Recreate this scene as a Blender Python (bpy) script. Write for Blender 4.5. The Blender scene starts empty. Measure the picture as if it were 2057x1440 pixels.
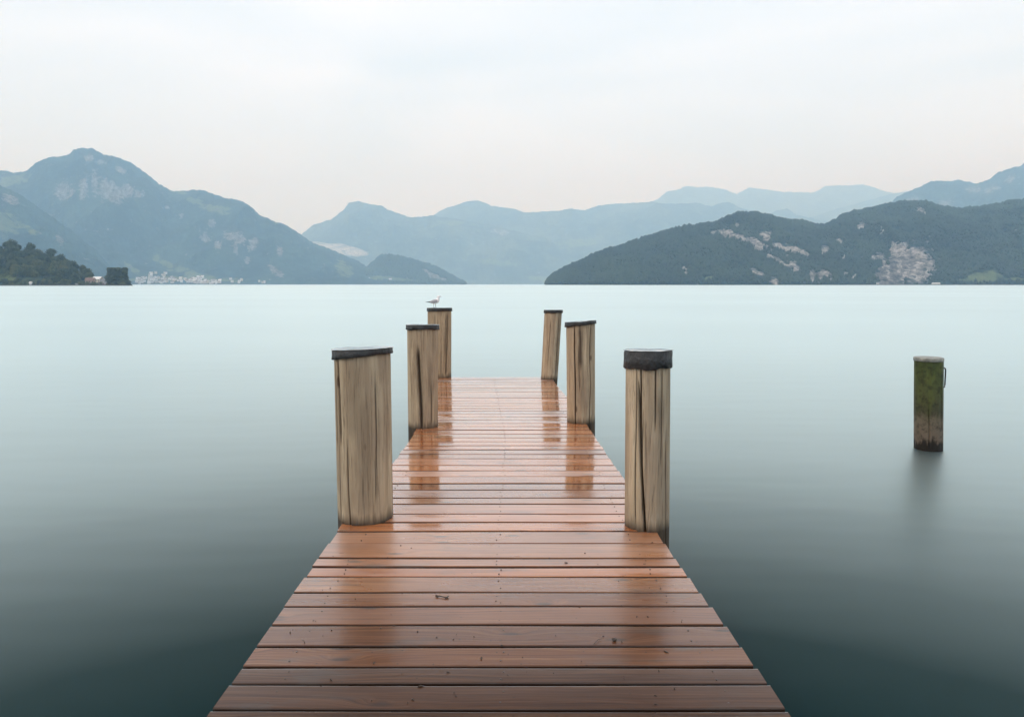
import bpy, bmesh, math, random
import numpy as np
from mathutils import Vector

scene = bpy.context.scene
R = math.radians
random.seed(7)

# ------------------------------------------------------------------ camera
F_PX = 1371.0                       # focal length in photo pixels (2057 wide)
HORIZON = 571.0
PITCH = math.atan((720.0 - HORIZON) / F_PX)
H_DECK = 1.60                       # eye above deck
Z_DECK = 0.50                       # deck top above water
Z_CAM = H_DECK + Z_DECK
cam_data = bpy.data.cameras.new("camera")
cam_data.sensor_fit = 'HORIZONTAL'
cam_data.sensor_width = 36.0
cam_data.lens = 36.0 * F_PX / 2057.0
cam_data.clip_start = 0.05
cam_data.clip_end = 120000.0
cam = bpy.data.objects.new("camera", cam_data)
scene.collection.objects.link(cam)
cam.location = (0, 0, Z_CAM)
cam.rotation_euler = (math.pi / 2 - PITCH, 0, 0)
scene.camera = cam

# ------------------------------------------------------------------ sky, sun, exposure
SUN_EL, SUN_AZ = 42.0, 243.0        # azimuth clockwise from +Y
world = bpy.data.worlds.new("World")
scene.world = world
world.use_nodes = True
wn, wl = world.node_tree.nodes, world.node_tree.links
wn.clear()
w_out = wn.new('ShaderNodeOutputWorld')
w_bg = wn.new('ShaderNodeBackground'); w_bg.inputs['Strength'].default_value = 0.1
w_sky = wn.new('ShaderNodeTexSky'); w_sky.sky_type = 'NISHITA'; w_sky.sun_disc = False
w_sky.sun_elevation = R(SUN_EL); w_sky.sun_rotation = R(SUN_AZ)
w_tc = wn.new('ShaderNodeTexCoord')
w_map = wn.new('ShaderNodeMapping'); w_map.inputs['Scale'].default_value = (1.0, 1.0, 4.0)
w_map.inputs['Rotation'].default_value = (0, 0.12, 0.3)
w_n1 = wn.new('ShaderNodeTexNoise'); w_n1.inputs['Scale'].default_value = 1.7
w_n1.inputs['Detail'].default_value = 3.5; w_n1.inputs['Roughness'].default_value = 0.48
w_n1.inputs['Distortion'].default_value = 0.5
w_ramp = wn.new('ShaderNodeValToRGB')
w_ramp.color_ramp.elements[0].position = 0.36; w_ramp.color_ramp.elements[0].color = (0.84, 0.90, 0.94, 1)
w_ramp.color_ramp.elements[1].position = 0.62; w_ramp.color_ramp.elements[1].color = (1.06, 1.06, 1.06, 1)
w_gain = wn.new('ShaderNodeVectorMath'); w_gain.operation = 'SCALE'; w_gain.inputs['Scale'].default_value = 8.35
w_mix = wn.new('ShaderNodeMix'); w_mix.data_type = 'RGBA'; w_mix.inputs[0].default_value = 0.93
wl.new(w_tc.outputs['Generated'], w_map.inputs['Vector'])
wl.new(w_map.outputs['Vector'], w_n1.inputs['Vector'])
wl.new(w_n1.outputs['Fac'], w_ramp.inputs['Fac'])
# overcast veil: cooler low down, whiter overhead
w_sep = wn.new('ShaderNodeSeparateXYZ'); wl.new(w_tc.outputs['Generated'], w_sep.inputs[0])
w_el = wn.new('ShaderNodeValToRGB')
w_el.color_ramp.elements[0].position = 0.0; w_el.color_ramp.elements[0].color = (0.86, 1.12, 1.42, 1)
w_el.color_ramp.elements[1].position = 0.55; w_el.color_ramp.elements[1].color = (1.12, 1.14, 1.20, 1)
wl.new(w_sep.outputs['Z'], w_el.inputs['Fac'])
w_mul = wn.new('ShaderNodeVectorMath'); w_mul.operation = 'MULTIPLY'
wl.new(w_ramp.outputs['Color'], w_mul.inputs[0]); wl.new(w_el.outputs['Color'], w_mul.inputs[1])
wl.new(w_mul.outputs['Vector'], w_gain.inputs[0])
wl.new(w_sky.outputs['Color'], w_mix.inputs[6])
wl.new(w_gain.outputs['Vector'], w_mix.inputs[7])
wl.new(w_mix.outputs[2], w_bg.inputs['Color'])
wl.new(w_bg.outputs['Background'], w_out.inputs['Surface'])

sun_data = bpy.data.lights.new("sun", 'SUN')
sun_data.energy = 1.0
sun_data.angle = R(25)
sun_data.color = (1.0, 0.97, 0.92)
sun = bpy.data.objects.new("sun", sun_data)
scene.collection.objects.link(sun)
_d = Vector((math.sin(R(SUN_AZ)) * math.cos(R(SUN_EL)), math.cos(R(SUN_AZ)) * math.cos(R(SUN_EL)), math.sin(R(SUN_EL))))
sun.rotation_euler = _d.to_track_quat('Z', 'Y').to_euler()

scene.view_settings.view_transform = 'Standard'
scene.view_settings.look = 'None'
scene.view_settings.gamma = 1.0
scene.view_settings.exposure = 0.5
scene.view_settings.use_curve_mapping = False
scene.render.engine = 'CYCLES'
cy = scene.cycles
cy.max_bounces = 9; cy.diffuse_bounces = 3; cy.glossy_bounces = 3; cy.transmission_bounces = 2
cy.volume_bounces = 6
cy.use_denoising = True
cy.caustics_reflective = False; cy.caustics_refractive = False

# ------------------------------------------------------------------ helpers
CP, SP = math.cos(PITCH), math.sin(PITCH)
def pdir(px, py):
    """direction through a photo pixel, with forward component 1"""
    u = (px - 1028.5) / F_PX; v = (720.0 - py) / F_PX
    return (u, CP + v * SP, -SP + v * CP)
def on_plane(px, py, z):
    d = pdir(px, py); t = (z - Z_CAM) / d[2]
    return (d[0] * t, d[1] * t, z)
def at_depth(px, py, Y):
    d = pdir(px, py); t = Y / d[1]
    return (d[0] * t, Y, Z_CAM + d[2] * t)
def fwd(p):
    return p[1] * CP - (p[2] - Z_CAM) * SP

def tag(o, label=None, cat=None, group=None, kind=None):
    if label: o['label'] = label
    if cat: o['category'] = cat
    if group: o['group'] = group
    if kind: o['kind'] = kind
    return o
def link(name, me, m=None, parent=None, smooth=False):
    o = bpy.data.objects.new(name, me)
    scene.collection.objects.link(o)
    if m is not None and not me.materials: me.materials.append(m)
    if parent is not None: o.parent = parent
    if smooth: me.shade_smooth()
    return o
def empty(name, loc, rz=0.0):
    o = bpy.data.objects.new(name, None)
    scene.collection.objects.link(o)
    o.empty_display_size = 0.2
    o.location = loc; o.rotation_euler = (0, 0, rz)
    return o
def mesh_np(name, V, Fq):
    """V (n,3), Fq (m,k) equal-sized faces"""
    V = np.asarray(V, dtype=np.float32); Fq = np.asarray(Fq, dtype=np.int32)
    me = bpy.data.meshes.new(name)
    m, k = Fq.shape
    me.vertices.add(len(V)); me.vertices.foreach_set('co', V.ravel())
    me.loops.add(m * k); me.loops.foreach_set('vertex_index', Fq.ravel())
    me.polygons.add(m)
    me.polygons.foreach_set('loop_start', np.arange(0, m * k, k, dtype=np.int32))
    me.update(calc_edges=True); me.validate()
    return me
def attr(me, name, vals):
    a = me.attributes.new(name, 'FLOAT', 'POINT')
    a.data.foreach_set('value', np.asarray(vals, dtype=np.float32).ravel())
def grid_faces(nr, nc, wrap=False):
    r = np.arange(nr - 1)[:, None]; c = np.arange(nc if wrap else nc - 1)[None, :]
    c2 = (c + 1) % nc
    a = r * nc + c; b = r * nc + c2; d = (r + 1) * nc + c; e = (r + 1) * nc + c2
    return np.stack([a, b, e, d], -1).reshape(-1, 4)

def _hash(ix, iy, s):
    h = (ix.astype(np.int64) * 374761393 + iy.astype(np.int64) * 668265263 + s * 974634777) & 0xffffffff
    h = ((h ^ (h >> 13)) * 1274126177) & 0xffffffff
    return ((h ^ (h >> 16)) & 0xffff) / 65535.0
def vnoise(x, y, s=0):
    x = np.asarray(x, float); y = np.asarray(y, float)
    x, y = np.broadcast_arrays(x, y)
    ix = np.floor(x); iy = np.floor(y); fx = x - ix; fy = y - iy
    fx = fx * fx * (3 - 2 * fx); fy = fy * fy * (3 - 2 * fy)
    a = _hash(ix, iy, s); b = _hash(ix + 1, iy, s); c = _hash(ix, iy + 1, s); d = _hash(ix + 1, iy + 1, s)
    return a + (b - a) * fx + (c - a) * fy + (a - b - c + d) * fx * fy
def fbm(x, y, s=0, o=4):
    t = 0; a = 0.5; n = 0
    for k in range(o):
        t = t + a * vnoise(np.asarray(x) * 2 ** k, np.asarray(y) * 2 ** k, s + k * 17); n += a; a *= 0.5
    return t / n

class MB:
    """collects polygons into one mesh"""
    def __init__(s): s.v = []; s.f = []
    def add(s, V, Fs):
        o = len(s.v); s.v += [tuple(p) for p in V]; s.f += [tuple(i + o for i in f) for f in Fs]
    def box(s, x0, x1, y0, y1, z0, z1):
        V = [(x0, y0, z0), (x1, y0, z0), (x1, y1, z0), (x0, y1, z0), (x0, y0, z1), (x1, y0, z1), (x1, y1, z1), (x0, y1, z1)]
        s.add(V, [(3, 2, 1, 0), (4, 5, 6, 7), (0, 1, 5, 4), (1, 2, 6, 5), (2, 3, 7, 6), (3, 0, 4, 7)])
    def tube(s, pts, rad, n=8):
        pts = [Vector(p) for p in pts]
        if not hasattr(rad, '__len__'): rad = [rad] * len(pts)
        V = []; Fs = []
        for i, p in enumerate(pts):
            d = (pts[min(i + 1, len(pts) - 1)] - pts[max(i - 1, 0)]).normalized()
            a = d.cross(Vector((0, 0, 1)) if abs(d.z) < 0.9 else Vector((1, 0, 0))).normalized(); b = d.cross(a)
            for k in range(n):
                t = 2 * math.pi * k / n
                V.append(p + a * math.cos(t) * rad[i] + b * math.sin(t) * rad[i])
        for i in range(len(pts) - 1):
            for k in range(n):
                Fs.append((i * n + k, i * n + (k + 1) % n, (i + 1) * n + (k + 1) % n, (i + 1) * n + k))
        Fs.append(tuple(range(n))[::-1]); Fs.append(tuple((len(pts) - 1) * n + k for k in range(n)))
        s.add(V, Fs)
    def build(s, name, m, parent=None, smooth=False):
        me = bpy.data.meshes.new(name); me.from_pydata(s.v, [], s.f); me.update()
        return link(name, me, m, parent, smooth)

# ------------------------------------------------------------------ node helper
class NT:
    def __init__(s, name):
        s.m = bpy.data.materials.new(name); s.m.use_nodes = True
        s.t = s.m.node_tree; s.t.nodes.clear()
        s.out = s.t.nodes.new('ShaderNodeOutputMaterial')
    def n(s, kind, ins=None, **kw):
        nd = s.t.nodes.new('ShaderNode' + kind)
        for k, v in kw.items(): setattr(nd, k, v)
        for k, v in (ins or {}).items():
            if isinstance(v, tuple) and hasattr(v[0], 'outputs') or hasattr(v, 'is_output'):
                src = v.outputs[0] if False else v
                s.t.links.new(src, nd.inputs[k])
            else: nd.inputs[k].default_value = v
        return nd
    def math(s, op, a, b=0.0, clamp=False):
        nd = s.t.nodes.new('ShaderNodeMath'); nd.operation = op; nd.use_clamp = clamp
        for i, v in enumerate((a, b)):
            if hasattr(v, 'is_output'): s.t.links.new(v, nd.inputs[i])
            else: nd.inputs[i].default_value = v
        return nd.outputs[0]
    def mix(s, fac, a, b, blend='MIX'):
        nd = s.t.nodes.new('ShaderNodeMix'); nd.data_type = 'RGBA'; nd.blend_type = blend
        for i, v in ((0, fac), (6, a), (7, b)):
            if hasattr(v, 'is_output'): s.t.links.new(v, nd.inputs[i])
            elif isinstance(v, tuple): nd.inputs[i].default_value = (v + (1,))[:4]
            else: nd.inputs[i].default_value = v
        return nd.outputs[2]
    def ramp(s, fac, stops, interp='LINEAR'):
        nd = s.t.nodes.new('ShaderNodeValToRGB'); cr = nd.color_ramp; cr.interpolation = interp
        while len(cr.elements) < len(stops): cr.elements.new(0.5)
        for e, (p, c) in zip(cr.elements, stops):
            e.position = p
            e.color = (c, c, c, 1) if isinstance(c, (int, float)) else (c + (1,))[:4]
        s.t.links.new(fac, nd.inputs['Fac'])
        return nd.outputs['Color']
    def noise(s, vec, scale, detail=4, rough=0.55, dist=0.0):
        nd = s.n('TexNoise', {'Scale': scale, 'Detail': detail, 'Roughness': rough, 'Distortion': dist, 'Vector': vec})
        return nd.outputs['Fac']
    def coords(s, scale=(1, 1, 1), kind='Object', rnd=0.0):
        tc = s.n('TexCoord')
        v = tc.outputs[kind]
        if rnd:
            oi = s.n('ObjectInfo')
            off = s.n('VectorMath', operation='SCALE', ins={'Scale': rnd})
            cmb = s.n('CombineXYZ', {'X': oi.outputs['Random'], 'Y': oi.outputs['Random'], 'Z': oi.outputs['Random']})
            s.t.links.new(cmb.outputs[0], off.inputs[0])
            ad = s.n('VectorMath', operation='ADD', ins={0: v, 1: off.outputs[0]})
            v = ad.outputs[0]
        mp = s.n('Mapping', {'Vector': v, 'Scale': scale})
        return mp.outputs['Vector']
    def attr(s, name):
        return s.n('Attribute', attribute_name=name).outputs['Fac']
    def bump(s, h, strength=0.4, dist=0.01):
        return s.n('Bump', {'Height': h, 'Strength': strength, 'Distance': dist}).outputs['Normal']
    def bsdf(s, **ins):
        b = s.n('BsdfPrincipled')
        for k, v in ins.items():
            k = {'color': 'Base Color', 'rough': 'Roughness', 'normal': 'Normal', 'metal': 'Metallic', 'spec': 'Specular IOR Level',
                 'ior': 'IOR', 'coat': 'Coat Weight', 'coat_r': 'Coat Roughness', 'coat_ior': 'Coat IOR', 'coat_n': 'Coat Normal'}[k]
            if hasattr(v, 'is_output'): s.t.links.new(v, b.inputs[k])
            elif isinstance(v, tuple): b.inputs[k].default_value = (v + (1,))[:4]
            else: b.inputs[k].default_value = v
        s.t.links.new(b.outputs[0], s.out.inputs['Surface'])
        return s.m

def simple_mat(name, col, rough=0.6, var=0.15, scale=3.0, **kw):
    t = NT(name)
    n = t.noise(t.coords(rnd=31.0), scale, 4)
    lo = tuple(c * (1 - var) for c in col); hi = tuple(min(1, c * (1 + var)) for c in col)
    return t.bsdf(color=t.ramp(n, [(0.3, lo), (0.7, hi)]), rough=rough, **kw)

# ---- water: long-exposure lake surface
def mat_water():
    t = NT('lake_water')
    v = t.coords((0.010, 0.016, 1))
    n = t.noise(v, 1.0, 3)
    body = t.ramp(n, [(0.30, (0.003, 0.016, 0.018)), (0.70, (0.009, 0.032, 0.035))])
    nrm = t.bump(t.noise(t.coords((0.35, 0.9, 1)), 1.0, 2), 0.12, 0.05)
    lw = t.n('LayerWeight', {'Blend': 0.5, 'Normal': nrm})
    # effective reflectance of a rippled surface averaged over a long exposure
    f = t.ramp(lw.outputs['Facing'], [(0.0, 0.015), (0.46, 0.004), (0.55, 0.035), (0.63, 0.14), (0.70, 0.29), (0.763, 0.49), (0.85, 0.70), (0.92, 0.84), (1.0, 0.92)])
    pat = t.noise(t.coords((0.012, 0.035, 1)), 1.0, 3, 0.5)
    f = t.math('MULTIPLY', f, t.math('ADD', 0.92, t.math('MULTIPLY', pat, 0.16)), clamp=True)
    dif = t.n('BsdfDiffuse', {'Color': body, 'Normal': nrm})
    gl = t.n('BsdfAnisotropic', {'Color': (0.85, 0.97, 0.965, 1), 'Roughness': 0.36, 'Normal': nrm}, distribution='MULTI_GGX')
    mx = t.n('MixShader', {0: f, 1: dif.outputs[0], 2: gl.outputs[0]})
    t.t.links.new(mx.outputs[0], t.out.inputs['Surface'])
    return t.m

# ---- wet plank
def mat_plank():
    t = NT('wet_plank_wood')
    v = t.coords((1, 1, 1), rnd=173.0)
    sep = t.n('SeparateXYZ', {'Vector': v})
    x, y = sep.outputs['X'], sep.outputs['Y']
    # knots
    kv = t.n('CombineXYZ', {'X': t.math('MULTIPLY', x, 1.9), 'Y': t.math('MULTIPLY', y, 7.0), 'Z': 0.0}).outputs[0]
    vor = t.n('TexVoronoi', {'Vector': kv, 'Scale': 1.0, 'Randomness': 1.0}, voronoi_dimensions='2D')
    kd = vor.outputs['Distance']
    ksel = t.n('SeparateColor', {'Color': vor.outputs['Color']}).outputs[0]
    ksel = t.math('GREATER_THAN', ksel, 0.62)
    swirl = t.math('MULTIPLY', t.math('EXPONENT', t.math('MULTIPLY', t.math('MULTIPLY', kd, kd), -14.0)), ksel)
    warp = t.noise(t.n('CombineXYZ', {'X': t.math('MULTIPLY', x, 1.1), 'Y': t.math('MULTIPLY', y, 3.0), 'Z': 0.0}).outputs[0], 1.0, 2)
    g = t.math('ADD', y, t.math('ADD', t.math('MULTIPLY', warp, 0.10), t.math('MULTIPLY', swirl, 0.05)))
    gv = t.n('CombineXYZ', {'X': t.math('MULTIPLY', x, 0.9), 'Y': t.math('MULTIPLY', g, 75.0), 'Z': 0.0}).outputs[0]
    grain = t.noise(gv, 1.0, 4, 0.6)
    gv2 = t.n('CombineXYZ', {'X': t.math('MULTIPLY', x, 2.6), 'Y': t.math('MULTIPLY', g, 300.0), 'Z': 0.0}).outputs[0]
    fine = t.noise(gv2, 1.0, 3, 0.6)
    blot = t.noise(t.n('CombineXYZ', {'X': t.math('MULTIPLY', x, 2.2), 'Y': t.math('MULTIPLY', y, 7.0), 'Z': 0.0}).outputs[0], 1.0, 4, 0.6)
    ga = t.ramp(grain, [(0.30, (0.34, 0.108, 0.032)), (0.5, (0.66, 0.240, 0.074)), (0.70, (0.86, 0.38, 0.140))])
    tone = t.attr('tone')      # 0 orange .. 1 dark brown; carries the painted vignette of the near deck
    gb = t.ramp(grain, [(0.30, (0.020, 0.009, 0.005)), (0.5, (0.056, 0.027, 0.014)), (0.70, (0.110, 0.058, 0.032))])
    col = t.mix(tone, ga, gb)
    col = t.mix(t.math('MULTIPLY', t.ramp(fine, [(0.3, 1.0), (0.55, 0.0)]), 0.42), col, (0.04, 0.020, 0.012))
    col = t.mix(t.math('MULTIPLY', t.attr('edge'), 0.88), col, (0.018, 0.009, 0.005))
    grey = t.ramp(blot, [(0.56, 0.0), (0.70, 1.0)])
    col = t.mix(t.math('MULTIPLY', grey, 0.60), col, (0.085, 0.076, 0.072))
    damp = t.ramp(t.noise(t.n('CombineXYZ', {'X': t.math('MULTIPLY', x, 0.9), 'Y': t.math('MULTIPLY', y, 3.0), 'Z': 9.0}).outputs[0], 1.0, 4, 0.6), [(0.40, 1.0), (0.60, 0.0)])
    col = t.mix(t.math('MULTIPLY', damp, 0.5), col, t.mix(1.0, col, (0.52, 0.42, 0.36), 'MULTIPLY'))
    oi = t.n('ObjectInfo').outputs['Random']
    col = t.mix(1.0, col, t.ramp(oi, [(0.0, (0.66, 0.62, 0.60)), (0.3, (1.08, 0.98, 0.86)), (0.5, (0.82, 0.88, 0.96)), (0.7, (1.18, 1.06, 0.92)), (0.85, (0.92, 0.84, 0.74)), (1.0, (1.25, 1.16, 1.06))]), 'MULTIPLY')
    kcore = t.math('MULTIPLY', t.ramp(kd, [(0.05, 1.0), (0.12, 0.0)]), ksel)
    col = t.mix(t.math('MULTIPLY', kcore, 0.85), col, (0.028, 0.014, 0.010))
    # small scattered specks of dirt
    sp = t.n('TexVoronoi', {'Vector': v, 'Scale': 9.0}, voronoi_dimensions='2D')
    spk = t.math('MULTIPLY', t.math('LESS_THAN', sp.outputs['Distance'], 0.035), t.math('GREATER_THAN', t.n('SeparateColor', {'Color': sp.outputs['Color']}).outputs[1], 0.72))
    col = t.mix(t.math('MULTIPLY', spk, 0.8), col, (0.02, 0.014, 0.010))
    gl = t.attr('gloss')       # roughness of the water film on this plank
    wet = t.noise(t.n('CombineXYZ', {'X': t.math('MULTIPLY', x, 1.6), 'Y': t.math('MULTIPLY', y, 9.0), 'Z': 0.0}).outputs[0], 1.0, 3, 0.5)
    cr = t.math('MULTIPLY', gl, t.math('ADD', 0.55, t.math('MULTIPLY', wet, 0.9)), clamp=True)
    pud = t.noise(t.n('CombineXYZ', {'X': t.math('MULTIPLY', x, 1.1), 'Y': t.math('MULTIPLY', y, 5.0), 'Z': 3.0}).outputs[0], 1.0, 2, 0.5)
    pm = t.math('MULTIPLY', t.ramp(pud, [(0.50, 0.0), (0.58, 1.0)]), t.math('SUBTRACT', 1.0, t.math('MULTIPLY', t.attr('tone'), 1.3), clamp=True))
    cr = t.math('ADD', t.math('MULTIPLY', cr, t.math('SUBTRACT', 1.0, t.math('MULTIPLY', pm, 0.75))), 0.015)
    h = t.math('ADD', t.math('MULTIPLY', grain, 0.7), t.math('MULTIPLY', fine, 0.4))
    nb = t.bump(h, 0.35, 0.004)
    nc = t.bump(t.math('ADD', t.math('MULTIPLY', wet, 1.0), t.math('MULTIPLY', h, 0.35)), 0.06, 0.01)
    t.bsdf(color=col, rough=0.55, spec=0.12, normal=nb)
    wood = [n for n in t.t.nodes if n.type == 'BSDF_PRINCIPLED'][0].outputs[0]
    lw = t.n('LayerWeight', {'Blend': 0.5, 'Normal': nc})
    film = t.ramp(lw.outputs['Facing'], [(0.0, 0.03), (0.44, 0.012), (0.50, 0.06), (0.55, 0.13), (0.625, 0.30), (0.736, 0.48), (0.80, 0.63), (0.86, 0.78), (1.0, 0.95)])
    gs = t.n('BsdfAnisotropic', {'Color': (1, 1, 1, 1), 'Roughness': cr, 'Normal': nc}, distribution='MULTI_GGX')
    mx = t.n('MixShader', {0: film, 1: wood, 2: gs.outputs[0]})
    t.t.links.new(mx.outputs[0], t.out.inputs['Surface'])
    return t.m

# ---- weathered round timber
def mat_post():
    t = NT('weathered_post_wood')
    v = t.coords((1, 1, 1), rnd=57.0)
    lowf = t.n('Mapping', {'Vector': v, 'Scale': (2.5, 2.5, 0.5)}).outputs[0]
    wv = t.n('VectorMath', operation='MULTIPLY_ADD', ins={0: t.n('TexNoise', {'Vector': lowf, 'Scale': 1.0, 'Detail': 2.0}).outputs['Color'], 1: (0.12, 0.12, 0.0), 2: v}).outputs[0]
    a = t.n('Mapping', {'Vector': wv, 'Scale': (16, 16, 0.8)}).outputs[0]
    b = t.n('Mapping', {'Vector': wv, 'Scale': (110, 110, 2.6)}).outputs[0]
    c = t.n('Mapping', {'Vector': wv, 'Scale': (5, 5, 1.6)}).outputs[0]
    na = t.noise(a, 1.0, 5, 0.6); nb = t.noise(b, 1.0, 4, 0.65); ncn = t.noise(c, 1.0, 4, 0.55)
    col = t.ramp(na, [(0.30, (0.30, 0.232, 0.158)), (0.45, (0.40, 0.320, 0.226)), (0.58, (0.49, 0.402, 0.290)), (0.72, (0.64, 0.545, 0.395))])
    col = t.mix(t.math('MULTIPLY', t.ramp(ncn, [(0.42, 0.0), (0.62, 1.0)]), 0.55), col, (0.29, 0.225, 0.165))
    col = t.mix(t.math('MULTIPLY', t.ramp(nb, [(0.36, 1.0), (0.47, 0.0)]), 0.62), col, (0.12, 0.085, 0.058))
    oi = t.n('ObjectInfo').outputs['Random']
    col = t.mix(1.0, col, t.ramp(oi, [(0.0, (0.86, 0.88, 0.90)), (0.5, (1.0, 0.98, 0.94)), (1.0, (1.06, 1.0, 0.88))]), 'MULTIPLY')
    pale = t.ramp(t.noise(t.n('Mapping', {'Vector': wv, 'Scale': (9, 9, 0.45)}).outputs[0], 1.3, 3), [(0.56, 0.0), (0.7, 1.0)])
    col = t.mix(t.math('MULTIPLY', pale, 0.40), col, (0.66, 0.56, 0.38))
    st = t.attr('stain')
    col = t.mix(t.math('MULTIPLY', t.math('MULTIPLY', st, t.math('ADD', 0.55, t.math('MULTIPLY', na, 0.9))), 1.0, clamp=True), col, (0.045, 0.030, 0.019))
    # small knots
    vr = t.n('TexVoronoi', {'Vector': t.n('Mapping', {'Vector': v, 'Scale': (7, 7, 2.6)}).outputs[0], 'Scale': 1.0})
    kn = t.math('MULTIPLY', t.ramp(vr.outputs['Distance'], [(0.06, 1.0), (0.13, 0.0)]), t.math('GREATER_THAN', t.n('SeparateColor', {'Color': vr.outputs['Color']}).outputs[0], 0.66))
    col = t.mix(t.math('MULTIPLY', kn, 0.8), col, (0.06, 0.03, 0.018))
    h = t.math('ADD', t.math('MULTIPLY', na, 0.5), nb)
    return t.bsdf(color=col, rough=0.62, spec=0.35, normal=t.bump(h, 0.9, 0.008))

def mat_mossy_post():
    t = NT('mossy_pile_wood')
    v = t.coords((1, 1, 1))
    z = t.n('SeparateXYZ', {'Vector': v}).outputs['Z']
    a = t.noise(t.n('Mapping', {'Vector': v, 'Scale': (14, 14, 2.0)}).outputs[0], 1.0, 5, 0.6)
    b = t.noise(v, 17.0, 4, 0.6)
    zz = t.math('ADD', z, t.math('MULTIPLY', t.math('SUBTRACT', a, 0.5), 0.35))
    base = t.ramp(t.math('MULTIPLY', zz, 0.75), [(0.02, (0.012, 0.009, 0.007)), (0.075, (0.016, 0.012, 0.009)), (0.11, (0.15, 0.115, 0.085)), (0.30, (0.15, 0.125, 0.085)),
                            (0.38, (0.06, 0.058, 0.030)), (0.55, (0.075, 0.085, 0.030)), (0.80, (0.055, 0.075, 0.022)), (0.95, (0.035, 0.035, 0.022))])
    moss = t.ramp(t.noise(t.n('Mapping', {'Vector': v, 'Scale': (12, 12, 4)}).outputs[0], 1.0, 3), [(0.46, 0.0), (0.62, 1.0)])
    mz = t.ramp(t.math('MULTIPLY', z, 0.75), [(0.30, 0.0), (0.65, 1.0)])
    col = t.mix(t.math('MULTIPLY', t.math('MULTIPLY', moss, mz), 0.85), base, (0.095, 0.115, 0.030))
    col = t.mix(t.ramp(b, [(0.30, 0.75), (0.52, 0.0)]), col, (0.02, 0.018, 0.012))
    return t.bsdf(color=col, rough=0.6, spec=0.3, normal=t.bump(t.math('ADD', a, b), 0.7, 0.01))

def mat_felt():
    t = NT('black_roofing_felt')
    v = t.coords(rnd=11.0)
    n = t.noise(v, 22.0, 5, 0.65); m2 = t.noise(v, 6.0, 3)
    col = t.ramp(n, [(0.35, (0.014, 0.015, 0.016)), (0.62, (0.040, 0.041, 0.043)), (0.78, (0.10, 0.10, 0.10))])
    return t.bsdf(color=col, rough=0.42, spec=0.5, normal=t.bump(t.math('ADD', n, m2), 0.8, 0.02))

def mat_cap_top():
    t = NT('wet_pale_cap_top')
    n = t.noise(t.coords(rnd=5.0), 9.0, 5, 0.6)
    col = t.ramp(n, [(0.35, (0.22, 0.23, 0.23)), (0.6, (0.55, 0.57, 0.56))])
    return t.bsdf(color=col, rough=0.35, coat=0.9, coat_r=0.08, coat_ior=1.45)

# ---- wooded mountainside with rock and meadow regions
def mat_mountain(name, sc, forest_lo, forest_hi, rock_c=(0.42, 0.40, 0.37)):
    t = NT(name)
    v = t.coords((1, 1, 1))
    n = t.noise(v, 1.0 / (34 * sc), 6, 0.7)
    n2 = t.noise(t.n('Mapping', {'Vector': v, 'Scale': (1, 1, 0.55), 'Rotation': (0, 0.5, 0)}).outputs[0], 1.0 / (240 * sc), 5, 0.65)
    n3 = t.noise(t.n('Mapping', {'Vector': v, 'Scale': (1, 0.6, 1.6), 'Rotation': (0, -0.45, 0)}).outputs[0], 1.0 / (110 * sc), 5, 0.65)
    col = t.ramp(n, [(0.36, tuple(c * 0.5 for c in forest_lo)), (0.50, forest_lo), (0.66, forest_hi)])
    col = t.mix(t.math('MULTIPLY', t.ramp(n2, [(0.45, 0.0), (0.62, 1.0)]), 0.55), col, tuple(c * 1.7 for c in forest_hi))
    col = t.mix(t.math('MULTIPLY', t.ramp(n3, [(0.36, 1.0), (0.50, 0.0)]), 0.75), col, tuple(c * 0.35 for c in forest_lo))
    rk = t.attr('rock'); md = t.attr('meadow'); sc_ = t.attr('scree')
    sv = t.n('Mapping', {'Vector': v, 'Scale': (0.55, 1, 1.5), 'Rotation': (0, 0.42, 0)}).outputs[0]
    rn = t.noise(sv, 1.0 / (26 * sc), 6, 0.72)
    rv = t.noise(t.n('Mapping', {'Vector': v, 'Scale': (1.6, 1, 0.35)}).outputs[0], 1.0 / (22 * sc), 5, 0.7)
    rsum = t.math('ADD', t.math('MULTIPLY', t.math('SUBTRACT', rn, 0.5), 2.6), t.math('MULTIPLY', t.math('SUBTRACT', rv, 0.5), 2.0))
    rsel = t.ramp(t.math('ADD', rk, rsum), [(0.40, 0.0), (0.74, 1.0)])
    rcol = t.ramp(t.noise(t.n('Mapping', {'Vector': v, 'Scale': (1.3, 1, 0.4)}).outputs[0], 1.0 / (18 * sc), 6, 0.75), [(0.38, tuple(c * 0.22 for c in rock_c)), (0.50, tuple(c * 0.55 for c in rock_c)), (0.62, rock_c)])
    mn = t.noise(v, 1.0 / (40 * sc), 4, 0.6)
    msel = t.ramp(t.math('ADD', md, t.math('MULTIPLY', t.math('SUBTRACT', mn, 0.5), 2.2)), [(0.45, 0.0), (0.85, 1.0)])
    col = t.mix(t.math('MULTIPLY', msel, 0.8), col, t.ramp(mn, [(0.3, (0.10, 0.14, 0.05)), (0.7, (0.19, 0.225, 0.09))]))
    ssel = t.ramp(t.math('ADD', sc_, rsum), [(0.35, 0.0), (0.70, 1.0)])
    col = t.mix(ssel, col, t.ramp(rv, [(0.36, tuple(c * 0.10 for c in rock_c)), (0.5, tuple(c * 0.30 for c in rock_c)), (0.64, tuple(c * 0.52 for c in rock_c))]))
    col = t.mix(rsel, col, rcol)
    return t.bsdf(color=col, rough=0.95, spec=0.05, normal=t.bump(n, 1.0, 25 * sc))

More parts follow.
